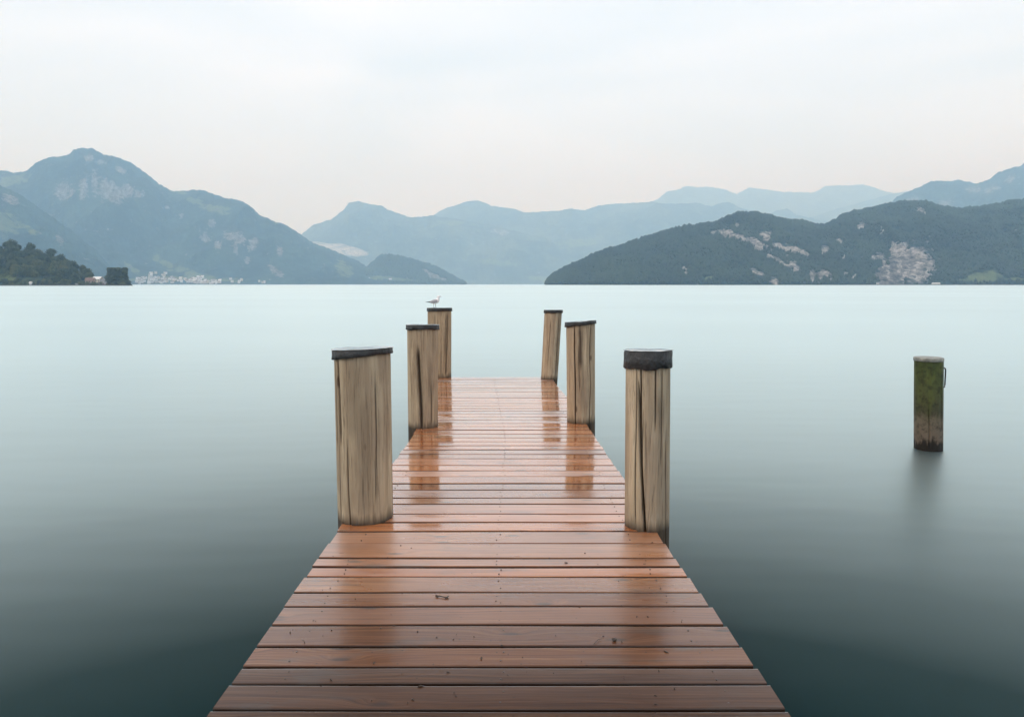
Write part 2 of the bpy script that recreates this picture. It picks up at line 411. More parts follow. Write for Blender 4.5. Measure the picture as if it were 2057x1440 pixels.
def mat_foliage(name, lo, hi, ysc=1.0):
    t = NT(name)
    oi = t.n('ObjectInfo').outputs['Random']
    n = t.noise(t.coords(rnd=77.0), 0.35 * ysc, 4, 0.6)
    f = t.math('ADD', t.math('MULTIPLY', t.attr('shade'), 0.5), t.math('MULTIPLY', n, 0.5))
    col = t.ramp(f, [(0.25, lo), (0.75, hi)])
    col = t.mix(t.math('MULTIPLY', oi, 0.4), col, tuple(c * k for c, k in zip(hi, (1.25, 1.0, 0.8))))
    return t.bsdf(color=col, rough=0.8, spec=0.15)

M = {}
M['water'] = mat_water()
M['plank'] = mat_plank()
M['post'] = mat_post()
M['mossy'] = mat_mossy_post()
M['felt'] = mat_felt()
M['captop'] = mat_cap_top()
M['piletop'] = simple_mat('weathered_pile_top', (0.20, 0.205, 0.18), 0.45, 0.5, 14.0)
M['iron'] = simple_mat('dark_iron', (0.03, 0.03, 0.028), 0.5, 0.4, 20.0)
M['beam'] = simple_mat('dark_wet_beam', (0.07, 0.045, 0.03), 0.5, 0.4, 6.0)
M['nail'] = simple_mat('dull_nail_steel', (0.10, 0.085, 0.075), 0.4, 0.3, 50.0, metal=0.5)
M['twig'] = simple_mat('dark_twig_bark', (0.035, 0.022, 0.014), 0.6, 0.3, 40.0)
M['bird_white'] = simple_mat('white_feathers', (0.90, 0.90, 0.90), 0.8, 0.05, 60.0)
M['bird_grey'] = simple_mat('grey_wing_feathers', (0.42, 0.41, 0.43), 0.8, 0.12, 60.0)
M['bird_dark'] = simple_mat('dark_wingtip_feathers', (0.05, 0.055, 0.06), 0.7, 0.2, 60.0)
M['beak'] = simple_mat('grey_beak', (0.28, 0.25, 0.22), 0.5, 0.1, 60.0)
M['leg'] = simple_mat('grey_bird_leg', (0.30, 0.27, 0.25), 0.5, 0.1, 60.0)
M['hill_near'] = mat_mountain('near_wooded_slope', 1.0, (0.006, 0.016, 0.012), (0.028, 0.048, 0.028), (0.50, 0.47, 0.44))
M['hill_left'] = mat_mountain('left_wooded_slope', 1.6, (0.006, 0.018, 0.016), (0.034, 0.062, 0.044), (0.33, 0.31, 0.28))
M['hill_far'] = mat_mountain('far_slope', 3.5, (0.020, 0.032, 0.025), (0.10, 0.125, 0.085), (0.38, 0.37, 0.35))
M['head'] = mat_mountain('headland_ground', 0.25, (0.03, 0.045, 0.022), (0.07, 0.09, 0.04), (0.3, 0.28, 0.25))
M['leaf_dark'] = mat_foliage('dark_foliage', (0.012, 0.025, 0.014), (0.085, 0.112, 0.045))
M['leaf_light'] = mat_foliage('light_foliage', (0.035, 0.055, 0.022), (0.155, 0.175, 0.068))
M['canopy'] = mat_foliage('distant_canopy', (0.003, 0.009, 0.008), (0.038, 0.060, 0.032), 0.05)
M['bark'] = simple_mat('tree_bark', (0.08, 0.06, 0.045), 0.9, 0.3, 2.0)
M['wall_w'] = simple_mat('pale_render_wall', (0.72, 0.71, 0.68), 0.8, 0.08, 0.3)
M['wall_c'] = simple_mat('cream_render_wall', (0.58, 0.53, 0.44), 0.8, 0.1, 0.3)
M['wall_p'] = simple_mat('pinkish_render_wall', (0.42, 0.33, 0.29), 0.8, 0.1, 0.3)
M['roof_g'] = simple_mat('grey_tile_roof', (0.20, 0.20, 0.21), 0.7, 0.2, 0.6)
M['roof_b'] = simple_mat('brown_tile_roof', (0.17, 0.105, 0.08), 0.7, 0.2, 0.6)
M['roof_w'] = simple_mat('pale_metal_roof', (0.72, 0.73, 0.72), 0.5, 0.05, 0.6)
M['stone'] = simple_mat('shore_stone', (0.10, 0.10, 0.09), 0.8, 0.35, 0.4)
M['pane'] = simple_mat('dark_window_pane', (0.04, 0.05, 0.06), 0.15, 0.1, 1.0)

# ------------------------------------------------------------------ the lake
me = mesh_np('water', [(-42000, -4000, 0), (42000, -4000, 0), (42000, 42000, 0), (-42000, 42000, 0)], [(0, 1, 2, 3)])
lake = link('water', me, M['water']); tag(lake, 'smooth pale turquoise lake water around the pier', kind='structure')

# ------------------------------------------------------------------ mountains
def interp(prof, x):
    xs = np.array([p[0] for p in prof], float); ys = np.array([p[1] for p in prof], float)
    return np.interp(x, xs, ys)
def patch_mask(px, py, patches):
    m = np.zeros_like(px)
    for (cx, cy_, rx, ry, ang) in patches:
        rx *= 1.18; ry *= 1.18
        a = R(ang); dx = px - cx; dy = py - cy_
        u = (dx * math.cos(a) + dy * math.sin(a)) / rx; w = (-dx * math.sin(a) + dy * math.cos(a)) / ry
        m = np.maximum(m, np.clip(1.1 - 0.6 * np.sqrt(u * u + w * w) ** 1.5, 0, 1))
    return m
def project(X, Y, Z):
    f = Y * CP - (Z - Z_CAM) * SP
    u = X; v = Y * SP + (Z - Z_CAM) * CP
    return 1028.5 + F_PX * u / f, 720.0 - F_PX * v / f

def mountain(name, prof, shore, ridge, mat, step=3.0, rows=46, seed=1, amp=0.12, jag=0.0, power=0.85, rocks=(), meadows=(), screes=(), back=0.35,
             base_px=None, wl=300.0, label=None):
    """terrain rising from a shore (distance function) to a ridge whose skyline is `prof`"""
    x0, x1 = prof[0][0], prof[-1][0]
    px = np.arange(x0, x1 + 0.1, step)
    py = interp(prof, px)
    py = py + (fbm(px / 11.0, px * 0, seed, 3) - 0.5) * jag * 3.4 + (fbm(px / 3.4, px * 0, seed + 2, 2) - 0.5) * jag * 3.0
    dirs = np.array([pdir(a, b) for a, b in zip(px, py)])
    Ys = shore(px); Yr = ridge(px) if callable(ridge) else np.full_like(px, ridge)
    ax = dirs[:, 0] / dirs[:, 1]                 # X / Y
    ez = dirs[:, 2] / dirs[:, 1]                 # (Z - cam) / Y at the skyline
    T = np.concatenate([np.linspace(0, 1, rows), [1.12, 1.3, 1.7]])[:, None]
    Y = Ys[None, :] + (Yr - Ys)[None, :] * T
    Zr = Z_CAM + ez * Yr
    Tc = np.clip(T, 0, 1)
    A = ax[None, :] * Y
    n1 = fbm(A / wl, Y / wl + 3 * T, seed + 5, 5)
    rid = 1 - np.abs(2 * fbm(A / (wl * 0.9), T * 1.1 + 7, seed + 9, 4) - 1)
    prof_t = Tc ** power
    win = np.sin(np.pi * np.clip(Tc, 0, 1)) ** 0.7
    Z = Zr[None, :] * (prof_t + amp * win * ((n1 - 0.5) * 1.6 + (rid - 0.6) * 1.6))
    Z = np.maximum(Z, Tc * 3.0)
    lim = Z_CAM + ez[None, :] * Y * (1 - 0.035 * (1 - Tc))
    Z = np.where(T < 1, np.minimum(Z, lim - 0.0), Z)
    Z = np.where(T > 1, Zr[None, :] * (1 - (T - 1) * 1.5), Z)
    Z[0, :] = -2.0
    Z = np.where(np.isclose(T, 1.0), Zr[None, :], Z)
    Y = Y * np.ones_like(A)
    V = np.stack([A, Y, Z], -1).reshape(-1, 3)
    me = mesh_np(name, V, grid_faces(len(T), len(px)))
    ppx, ppy = project(A, Y, Z)
    attr(me, 'rock', patch_mask(ppx, ppy, rocks) * np.where(T <= 1.001, 1, 0))
    attr(me, 'meadow', patch_mask(ppx, ppy, meadows))
    attr(me, 'scree', patch_mask(ppx, ppy, screes) if screes else np.zeros(ppx.size))
    me.shade_smooth()
    o = link(name, me, mat); tag(o, label, kind='structure')
    return dict(px=px, A=A, Y=Y, Z=Z, T=T, ppx=ppx, ppy=ppy)

const = lambda d: (lambda px: np.full_like(px, float(d)))
# farthest pale ranges
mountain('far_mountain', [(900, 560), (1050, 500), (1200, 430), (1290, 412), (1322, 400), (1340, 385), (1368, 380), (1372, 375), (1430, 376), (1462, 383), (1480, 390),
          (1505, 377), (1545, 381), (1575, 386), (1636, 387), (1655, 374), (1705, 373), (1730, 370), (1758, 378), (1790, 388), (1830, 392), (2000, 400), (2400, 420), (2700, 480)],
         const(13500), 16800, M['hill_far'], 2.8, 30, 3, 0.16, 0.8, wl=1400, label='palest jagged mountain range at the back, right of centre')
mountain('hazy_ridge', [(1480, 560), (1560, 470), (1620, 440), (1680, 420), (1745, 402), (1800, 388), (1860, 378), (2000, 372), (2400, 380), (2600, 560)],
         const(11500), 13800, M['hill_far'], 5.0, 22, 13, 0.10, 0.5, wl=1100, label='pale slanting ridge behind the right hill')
# middle ranges
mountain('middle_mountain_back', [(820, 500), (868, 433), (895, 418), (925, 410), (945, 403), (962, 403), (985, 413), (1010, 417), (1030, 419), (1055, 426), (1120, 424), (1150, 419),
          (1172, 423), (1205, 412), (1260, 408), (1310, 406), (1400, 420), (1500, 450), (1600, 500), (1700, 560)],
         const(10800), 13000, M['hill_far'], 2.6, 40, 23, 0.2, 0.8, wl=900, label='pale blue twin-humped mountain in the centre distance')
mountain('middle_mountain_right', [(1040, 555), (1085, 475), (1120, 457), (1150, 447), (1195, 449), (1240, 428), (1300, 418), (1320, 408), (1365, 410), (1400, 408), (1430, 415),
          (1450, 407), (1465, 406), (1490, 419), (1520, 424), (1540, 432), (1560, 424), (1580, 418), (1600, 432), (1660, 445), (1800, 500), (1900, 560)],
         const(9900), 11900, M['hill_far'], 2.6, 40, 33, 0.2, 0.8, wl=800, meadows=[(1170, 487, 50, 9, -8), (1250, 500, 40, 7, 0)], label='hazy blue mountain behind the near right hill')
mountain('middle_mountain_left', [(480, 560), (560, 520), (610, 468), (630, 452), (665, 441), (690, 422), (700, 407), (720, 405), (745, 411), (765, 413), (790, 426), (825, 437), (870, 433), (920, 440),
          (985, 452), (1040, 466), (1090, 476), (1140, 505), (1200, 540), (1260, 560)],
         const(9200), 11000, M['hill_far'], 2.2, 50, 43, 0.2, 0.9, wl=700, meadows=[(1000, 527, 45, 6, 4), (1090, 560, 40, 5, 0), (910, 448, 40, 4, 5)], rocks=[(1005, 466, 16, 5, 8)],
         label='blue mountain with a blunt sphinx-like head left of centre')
# right rear mountain
mountain('right_rear_mountain', [(1740, 470), (1785, 412), (1800, 396), (1840, 379), (1868, 365), (1890, 363), (1910, 365), (1925, 360), (1945, 366), (1955, 370), (1985, 362), (2005, 346),
          (2035, 337), (2057, 330), (2120, 310), (2250, 300), (2500, 360), (2800, 430)],
         const(5200), 7000, M['hill_left'], 1.8, 60, 53, 0.2, 1.0, wl=500, rocks=[(1955, 381, 14, 5, 0), (1985, 384, 8, 4, 0), (2000, 378, 9, 4, 0), (1830, 405, 14, 6, -20), (1900, 408, 12, 5, 0), (2030, 360, 9, 5, -30)],
         label='steep hazy mountain rising at the right edge')
# left mountain
LM = mountain('left_mountain', [(-420, 470), (-200, 420), (-60, 370), (0, 343), (12, 344), (30, 347), (55, 343), (70, 328), (95, 318), (120, 315), (140, 310), (148, 300), (165, 297), (185, 299), (205, 309), (235, 317), (262, 325),
          (285, 342), (320, 370), (345, 383), (372, 384), (385, 380), (410, 383), (435, 392), (455, 398), (480, 402), (500, 411), (520, 430), (545, 443), (570, 450), (600, 468), (630, 488), (650, 495),
          (690, 512), (715, 522), (735, 535), (760, 556), (800, 566), (850, 569.5)],
         lambda px: 4300 + 1.2 * np.clip(px - 300, 0, 600), lambda px: 6000 + 0.2 * px, M['hill_left'], 1.5, 110, 63, 0.22, 1.0, wl=420, power=0.95,
         rocks=[(130, 385, 16, 14, 0), (168, 378, 8, 20, 5), (190, 368, 6, 22, 0), (215, 380, 14, 18, -20), (235, 392, 16, 16, -30), (255, 385, 12, 14, -40), (178, 318, 7, 8, 40), (242, 342, 10, 5, 25), (203, 325, 8, 4, 10),
                (336, 418, 4, 4, 0), (364, 435, 4, 5, 0), (425, 448, 6, 8, 0), (410, 475, 10, 8, 20), (438, 492, 6, 9, 0), (465, 475, 14, 8, 15), (480, 480, 12, 9, 10), (474, 497, 4, 12, 0), (508, 490, 8, 12, 20),
                (497, 523, 5, 6, 0), (548, 541, 10, 5, 35), (560, 549, 10, 5, 20), (563, 505, 5, 9, 0), (280, 390, 10, 6, 0)],
         meadows=[(25, 362, 32, 10, -10), (360, 386, 14, 4, 5), (395, 405, 18, 6, 15), (430, 420, 28, 7, 12), (445, 421, 16, 6, 0), (262, 535, 12, 4, 30), (275, 548, 14, 5, 45), (315, 518, 7, 8, 50), (335, 532, 16, 7, 40),
                  (362, 541, 14, 6, 10), (385, 550, 22, 7, 15), (415, 558, 30, 5, 8), (460, 563, 20, 4, 0), (685, 537, 10, 14, -10), (698, 545, 12, 10, 0), (555, 447, 6, 4, 0), (20, 500, 26, 20, 10), (330, 560, 60, 5, 0)],
         label='large blue wooded mountain with grey cliffs on the left')
# low spur at the far left, in front of the big mountain
mountain('left_spur', [(-420, 330), (-200, 345), (-60, 362), (0, 372), (40, 390), (90, 425), (140, 460), (195, 505), (225, 540), (250, 571.0)],
         lambda px: 3300 + 0.5 * px, lambda px: 4200 + 0.3 * px, M['hill_left'], 1.8, 70, 68, 0.2, 0.9, wl=300, meadows=[(12, 450, 24, 22, 20), (45, 455, 30, 5, 25), (235, 545, 12, 5, 40)],
         rocks=[(22, 400, 14, 8, 25), (120, 482, 6, 10, -30)], label='lower blue-green slope crossing the foot of the left mountain')
# wooded peninsula
PN = mountain('peninsula', [(600, 570.5), (640, 566), (680, 560), (720, 553), (740, 536), (752, 526), (765, 516), (780, 514), (800, 517), (830, 524), (860, 533), (885, 543), (900, 552), (920, 562), (936, 571.3)],
         lambda px: 5300 + 0 * px, lambda px: 5600 + 0 * px, M['hill_left'], 1.5, 50, 73, 0.10, 1.0, wl=140, power=0.7,
         rocks=[(858, 547, 10, 3.5, 30), (872, 555, 12, 5, 20), (890, 561, 8, 4, 10)], meadows=[(700, 556, 30, 6, 0), (770, 559, 45, 4, 2), (810, 562, 24, 3, 2), (740, 560, 30, 4, 0)],
         label='low wooded peninsula running out into the lake')
# near right hill
def shore_r(px): return 1900 + 250 * np.exp(-((px - 1096) / 120.0) ** 2) - 0.1 * (px - 1500)
RH = mountain('right_hill', [(1096, 571.6), (1098, 567), (1104, 560), (1112, 553), (1125, 546), (1160, 530), (1200, 511), (1240, 499), (1290, 482), (1340, 467), (1385, 457), (1430, 452), (1460, 440), (1480, 431),
          (1500, 430), (1535, 434), (1560, 440), (1590, 446), (1630, 451), (1655, 455), (1668, 450), (1690, 437), (1720, 427), (1750, 422), (1780, 414), (1810, 410), (1850, 409), (1868, 412), (1880, 418),
          (1895, 420), (1930, 422), (1970, 420), (2000, 415), (2030, 408), (2057, 404), (2150, 385), (2350, 360), (2600, 400), (2800, 450)],
         shore_r, lambda px: 2500 + 0.25 * np.clip(px - 1096, 0, 700), M['hill_near'], 1.5, 120, 83, 0.16, 1.2, wl=170, power=0.8,
         rocks=[(1434, 467, 6, 4, 0), (1455, 470, 12, 7, 10), (1466, 470, 9, 8, 0), (1481, 454, 3.5, 4.5, 0), (1484, 476, 12, 5, 15), (1497, 484, 12, 4, 20), (1520, 488, 16, 6, 20), (1524, 498, 11, 7, -15), (1535, 471, 9, 6, 0),
                (1543, 478, 4, 12, 25), (1565, 495, 12, 5, 5), (1590, 500, 18, 7, 8), (1612, 507, 15, 5, 25), (1546, 516, 6, 4, 20), (1563, 524, 14, 4, 30), (1580, 534, 12, 4, 30), (1595, 532, 12, 6, 30), (1600, 543, 7, 5, 0),
                (1515, 545, 10, 5, 35), (1527, 551, 8, 4, 25), (1556, 566, 9, 6, 40), (1505, 535, 4, 4, 0), (1656, 502, 9, 8, -10), (1632, 555, 7, 10, 10), (1648, 554, 5, 9, 0), (1660, 551, 7, 7, 0), (1670, 562, 4, 4, 0),
                (1700, 551, 5, 5, 0), (1716, 556, 3, 7, 35), (1695, 518, 3, 8, 35), (1687, 485, 9, 4, 15), (1730, 455, 8, 5, -25), (1719, 457, 4, 6, 0), (1768, 441, 3, 6, 0), (1772, 465, 3, 10, 0), (1373, 540, 4, 5, 20), (1378, 548, 3, 6, 0),
                (1846, 421, 4, 4, 0), (1853, 426, 7, 4, 30), (1755, 518, 6, 6, 0), (1768, 516, 9, 7, 10), (1775, 532, 4, 8, 0), (1800, 498, 13, 6, 40), (1803, 508, 12, 5, 15), (1818, 492, 6, 5, 30),
                (1804, 500, 16, 7, 35), (1797, 511, 10, 4, 30), (1828, 501, 6, 5, 0), (1839, 505, 15, 5, 10), (1853, 514, 11, 7, 20), (1828, 548, 12, 11, 0), (1846, 541, 13, 14, 0), (1818, 557, 7, 6, 0), (1867, 545, 8, 15, 15), (1844, 560, 7, 4, 0), (1775, 529, 4, 7, 0), (1784, 545, 4, 14, 0), (1806, 535, 4, 16, 5)],
         screes=[(1828, 532, 44, 34, 0), (1790, 552, 34, 22, 0), (1570, 507, 40, 14, 18), (1505, 480, 34, 10, 22), (1650, 552, 26, 12, 0), (1740, 450, 26, 10, -10), (1850, 424, 16, 6, 20)],
         meadows=[(1975, 553, 26, 9, -12), (1990, 557, 22, 8, 0), (2030, 561, 26, 3, 0), (1950, 563, 18, 4, 0), (1422, 560, 10, 3.5, -20), (1590, 517, 22, 7, 10)],
         label='dark wooded hill with pale rock faces rising from the lake on the right')

# distant woods: thousands of small crowns on the slopes, one mass each
def forest(name, G, count, size, label, avoid_rock, avoid_meadow, seed, pxr, parent=None):
    rng = np.random.default_rng(seed)
    nr = (G['T'].ravel() <= 1.0001).sum()
    A, Y, Z = G['A'][:nr], G['Y'][:nr], G['Z'][:nr]
    nc = A.shape[1]
    cols = np.where((G['px'] >= pxr[0]) & (G['px'] <= pxr[1]))[0]
    ri = rng.random(count) * (nr - 1.001); ci = cols[0] + rng.random(count) * (len(cols) - 1.001)
    # extra trees on the skyline
    ri[: count // 6] = nr - 1.0011
    r0 = ri.astype(int); c0 = ci.astype(int); fr = (ri - r0)[:, None]; fc = (ci - c0)[:, None]
    P = np.stack([A, Y, Z], -1)
    p = (P[r0, c0] * (1 - fr) * (1 - fc) + P[r0 + 1, c0] * fr * (1 - fc) + P[r0, c0 + 1] * (1 - fr) * fc + P[r0 + 1, c0 + 1] * fr * fc)
    keep = p[:, 2] > 1.0
    ppx, ppy = project(p[:, 0], p[:, 1], p[:, 2])
    keep &= ~(patch_mask(ppx, ppy, avoid_rock) + (fbm(ppx / 5, ppy / 3, seed, 3) - 0.5) * 0.9 > 0.45)
    keep &= ~(patch_mask(ppx, ppy, avoid_meadow) > 0.45)
    p = p[keep]; n = len(p)
    base = np.array([(0, 0, 1.0), (0, 0, -0.45)] + [(math.cos(a), math.sin(a), 0.25 * (-1) ** k) for k, a in enumerate(np.linspace(0, 2 * math.pi, 6)[:-1])])
    fb = [(0, 2 + k, 2 + (k + 1) % 5) for k in range(5)] + [(1, 2 + (k + 1) % 5, 2 + k) for k in range(5)]
    sz = size * (0.65 + 0.7 * rng.random(n)); hh = sz * (0.9 + 0.7 * rng.random(n))
    rot = rng.random(n) * 6.28
    c, s_ = np.cos(rot), np.sin(rot)
    jit = 1 + (rng.random((n, 7)) - 0.5) * 0.5
    vx = (base[None, :, 0] * c[:, None] - base[None, :, 1] * s_[:, None]) * sz[:, None] * jit * 0.55
    vy = (base[None, :, 0] * s_[:, None] + base[None, :, 1] * c[:, None]) * sz[:, None] * jit * 0.55
    vz = base[None, :, 2] * hh[:, None] * 0.8
    V = np.stack([vx + p[:, 0:1], vy + p[:, 1:2], vz + p[:, 2:3] + 0.2 * hh[:, None]], -1).reshape(-1, 3)
    Fq = (np.array(fb)[None] + (np.arange(n) * 7)[:, None, None]).reshape(-1, 3)
    me = mesh_np(name, V, Fq)
    attr(me, 'shade', np.repeat(np.clip(rng.random(n) * 0.45 + 1.8 * (fbm(p[:, 0] / 110, p[:, 2] / 55, seed + 4, 4) - 0.36), 0, 1), 7))
    me.shade_smooth()
    o = link(name, me, M['canopy']); tag(o, label, kind='stuff')
    return o
RR = [(1455, 470, 12, 7, 10), (1466, 470, 9, 8, 0), (1481, 454, 4, 5, 0), (1484, 476, 12, 5, 15), (1497, 484, 12, 4, 20), (1520, 488, 16, 6, 20), (1524, 498, 11, 7, -15), (1535, 471, 9, 6, 0), (1434, 467, 6, 4, 0),
      (1543, 478, 4, 12, 25), (1565, 495, 12, 5, 5), (1590, 500, 18, 7, 8), (1612, 507, 15, 5, 25), (1546, 516, 6, 4, 20), (1563, 524, 14, 4, 30), (1580, 534, 12, 4, 30), (1595, 532, 12, 6, 30), (1600, 543, 7, 5, 0),
      (1515, 545, 10, 5, 35), (1527, 551, 8, 4, 25), (1556, 566, 9, 6, 40), (1656, 502, 9, 8, -10), (1632, 555, 7, 10, 10), (1648, 554, 5, 9, 0), (1660, 551, 7, 7, 0), (1700, 551, 5, 5, 0), (1716, 556, 3, 7, 35), (1670, 562, 4, 4, 0),
      (1695, 518, 3, 8, 35), (1687, 485, 9, 4, 15), (1730, 455, 8, 5, -25), (1373, 540, 4, 5, 20), (1378, 548, 3, 6, 0), (1846, 421, 4, 4, 0), (1853, 426, 7, 4, 30), (1755, 518, 6, 6, 0), (1768, 516, 9, 7, 10), (1775, 532, 4, 8, 0), (1800, 498, 13, 6, 40), (1803, 508, 12, 5, 15),
      (1818, 492, 6, 5, 30), (1828, 532, 44, 34, 0), (1790, 552, 30, 20, 0)]
forest('hillside_wood', RH, 70000, 7.0, 'dense dark woodland covering the right hill', RR,
       [(1975, 553, 26, 9, -12), (1990, 557, 22, 8, 0), (2030, 561, 26, 3, 0), (1950, 563, 18, 4, 0), (1422, 560, 10, 3.5, -20)], 5, (1096, 2300))
forest('peninsula_wood', PN, 7000, 12.0, 'dark woodland on the low peninsula', [(858, 547, 10, 3.5, 30), (872, 555, 12, 5, 20), (890, 561, 8, 4, 10)],
       [(700, 556, 30, 6, 0), (770, 559, 45, 4, 2), (810, 562, 24, 3, 2), (740, 560, 30, 4, 0)], 6, (735, 936))

# ------------------------------------------------------------------ headland on the left, with single trees
HD = 1000.0
sky = [(-260, 430), (-120, 450), (-30, 478), (5, 487), (12, 476), (28, 476), (37, 487), (42, 500), (55, 494), (70, 493), (80, 501), (82, 512), (90, 505), (100, 503), (112, 508), (122, 513), (128, 521), (137, 521), (150, 527),
       (158, 534), (172, 534), (183, 541), (187, 551)]
gp = [(x, min(571.5, y + 15)) for x, y in sky] + [(200, 567), (262, 569.5), (268, 575)]
HL = mountain('headland', gp, lambda px: HD - 40 + 0 * px, lambda px: HD + 70 + 0 * px, M['head'], 3.0, 24, 91, 0.05, 0.5, wl=40, power=0.9,
              meadows=[(12, 558, 16, 6, 0)], label='steep green headland at the left edge of the lake')
mb = MB()
a = at_depth(-260, 571, HD - 42); b = at_depth(262, 571, HD - 42)
mb.box(a[0], b[0], HD - 44, HD - 39, -1.0, 1.3)
o = mb.build('shore_wall', M['stone']); tag(o, 'dark low stone wall along the water at the foot of the left headland', 'wall')

def crown_mesh(name, seed, w, h, lobes, leaf, n, mat, boxy=False):
    rng = np.random.default_rng(seed)
    V = []; Fq = []; S = []
    L = []
    for k in range(lobes):
        if boxy:
            kx, kz = k % 7, (k // 7) % 6; c = ((kx / 6 - 0.5) * (w - 5.5) , (rng.random() - 0.5) * w * 0.3, 3.0 + kz / 5 * (h - 5.6)); r = 3.1 + 0.5 * rng.random()
        else:
            an = rng.random() * 6.28; rr = w * 0.27 * math.sqrt(rng.random()); zf = 0.28 + 0.52 * rng.random()
            c = (math.cos(an) * rr, math.sin(an) * rr, h * zf); r = w * (0.24 + 0.1 * rng.random())
        L.append((c, r))
    for c, r in L:
        sh = rng.random()
        # core
        ring = 6
        idx0 = len(V)
        core = [(0, 0, 0.8), (0, 0, -0.8)] + [(0.8 * math.cos(t), 0.8 * math.sin(t), 0.0) for t in np.linspace(0, 6.283, ring + 1)[:-1]]
        for q in core: V.append((c[0] + q[0] * r, c[1] + q[1] * r, c[2] + q[2] * r)); S.append(0.15 + 0.3 * sh)
        for k in range(ring):
            Fq.append((idx0, idx0 + 2 + k, idx0 + 2 + (k + 1) % ring)); Fq.append((idx0 + 1, idx0 + 2 + (k + 1) % ring, idx0 + 2 + k))
        for _ in range(n // lobes):
            d = rng.normal(size=3); d /= np.linalg.norm(d)
            p = np.array(c) + d * r * (0.85 + 0.3 * rng.random())
            if boxy:
                p[0] = np.clip(p[0], -w / 2, w / 2); p[2] = np.clip(p[2], 0.3, h)
            u = rng.normal(size=3); u /= np.linalg.norm(u); v = np.cross(u, d); v /= (np.linalg.norm(v) + 1e-6)
            s = leaf * (0.6 + 0.8 * rng.random()); i = len(V)
            for q in (u * s, v * s, -u * s * 0.8 - v * s * 0.3): V.append(tuple(p + q))
            Fq.append((i, i + 1, i + 2)); S += [float(np.clip(sh * 0.6 + rng.random() * 0.5, 0, 1))] * 3
    me = mesh_np(name, V, Fq); attr(me, 'shade', S); me.materials.append(mat)
    return me
def trunk_mesh(h, r):
    mb = MB(); mb.tube([(0, 0, -1.5), (0.1, 0, h * 0.25), (0, 0.1, h * 0.5), (0.1, 0, h * 0.8)], [r * 1.3, r, r * 0.7, r * 0.2], 7)
    mb.tube([(0, 0, h * 0.3), (h * 0.12, 0, h * 0.45), (h * 0.2, 0.1, h * 0.6)], [r * 0.5, r * 0.35, r * 0.12], 5)
    mb.tube([(0, 0, h * 0.35), (-h * 0.12, 0.2, h * 0.5), (-h * 0.18, 0.1, h * 0.66)], [r * 0.5, r * 0.35, r * 0.12], 5)
    me = bpy.data.meshes.new('trunk'); me.from_pydata(mb.v, [], mb.f); me.update(); me.materials.append(M['bark']); return me
crowns = [crown_mesh('crown', 100 + k, 13, 13, 9, 0.75, 1300, M['leaf_dark'] if k % 3 else M['leaf_light']) for k in range(6)]
tall_crown = crown_mesh('crown', 140, 13, 20, 14, 0.8, 1600, M['leaf_dark'])
bush_crown = crown_mesh('crown', 141, 7, 4.5, 6, 0.5, 600, M['leaf_light'])
trunk_me = trunk_mesh(11, 0.4)
def tree(loc, crown, sc, label, group, rz, name='broadleaf_tree', zs=1.0):
    r = empty(name, loc, rz); r.scale = (sc, sc, sc * zs)
    link('crown', crown, None, r); link('trunk', trunk_me, None, r)
    tag(r, label, 'tree', group); return r
rnd = random.Random(5)
def ground_h(px, Tt):
    j = int(np.argmin(abs(HL['px'] - px))); nrow = 24
    i = min(nrow - 1, max(1, int(round(Tt * (nrow - 1)))))
    return (HL['A'][i, j], HL['Y'][i, j], HL['Z'][i, j])
GT = 'trees on the left headland'
for k in range(230):
    px = rnd.uniform(-110, 186); Tt = rnd.choice([0.04, 0.2, 0.36, 0.52, 0.68, 0.84, 1.0]) + rnd.uniform(-0.05, 0.04)
    if px < 22 and 0.08 < Tt < 0.3: continue
    p = ground_h(px, Tt); ci = rnd.randrange(6); lt = (ci % 3 == 0)
    s = rnd.uniform(0.6, 1.2) * (0.72 if px > 150 else 1.0) * (0.55 if Tt < 0.1 else 1) * (0.7 if px < 50 and Tt > 0.75 else 1)
    tree((p[0], p[1], p[2] - 1.5), crowns[ci], s, ('pale green ' if lt else 'dark green ') + ('small tree at the water\'s edge of the left headland' if Tt < 0.12 else 'rounded tree low on the left headland slope' if Tt < 0.45 else 'rounded tree halfway up the left headland slope' if Tt < 0.78 else 'rounded tree along the skyline of the left headland'), GT, rnd.uniform(0, 6.28))
p = at_depth(24, 508, HD + 60)
tree((p[0], p[1], p[2] - 2), tall_crown, 1.15, 'tallest dark tree standing up at the top left of the headland', None, 0.4, zs=1.1)
for px, Tt, s in ((62, 1, 1.25), (104, 1, 1.2), (46, .9, .9), (82, .95, .8), (120, 1, 1.0), (137, 1, .9), (165, 1, 1.05), (175, .8, .9), (150, .95, .9)):
    p = ground_h(px, Tt)
    tree((p[0], p[1], p[2] - 1), crowns[rnd.choice([1, 2, 4, 5])], s, 'dark green rounded tree along the skyline of the left headland', GT, rnd.uniform(0, 6.28))
for k in range(26):
    px = rnd.uniform(5, 255); p = ground_h(min(px, 258), 0.02 + 0.05 * rnd.random())
    x = at_depth(px, 571, p[1])[0]
    r = empty('bush', (x, p[1], max(0.8, p[2] * 0.3)), rnd.uniform(0, 6.28)); s = rnd.uniform(0.5, 1.0); r.scale = (s, s, s)
    link('crown', bush_crown, None, r); tag(r, 'low light green bush behind the shore wall of the headland', 'bush', 'bushes along the headland shore')
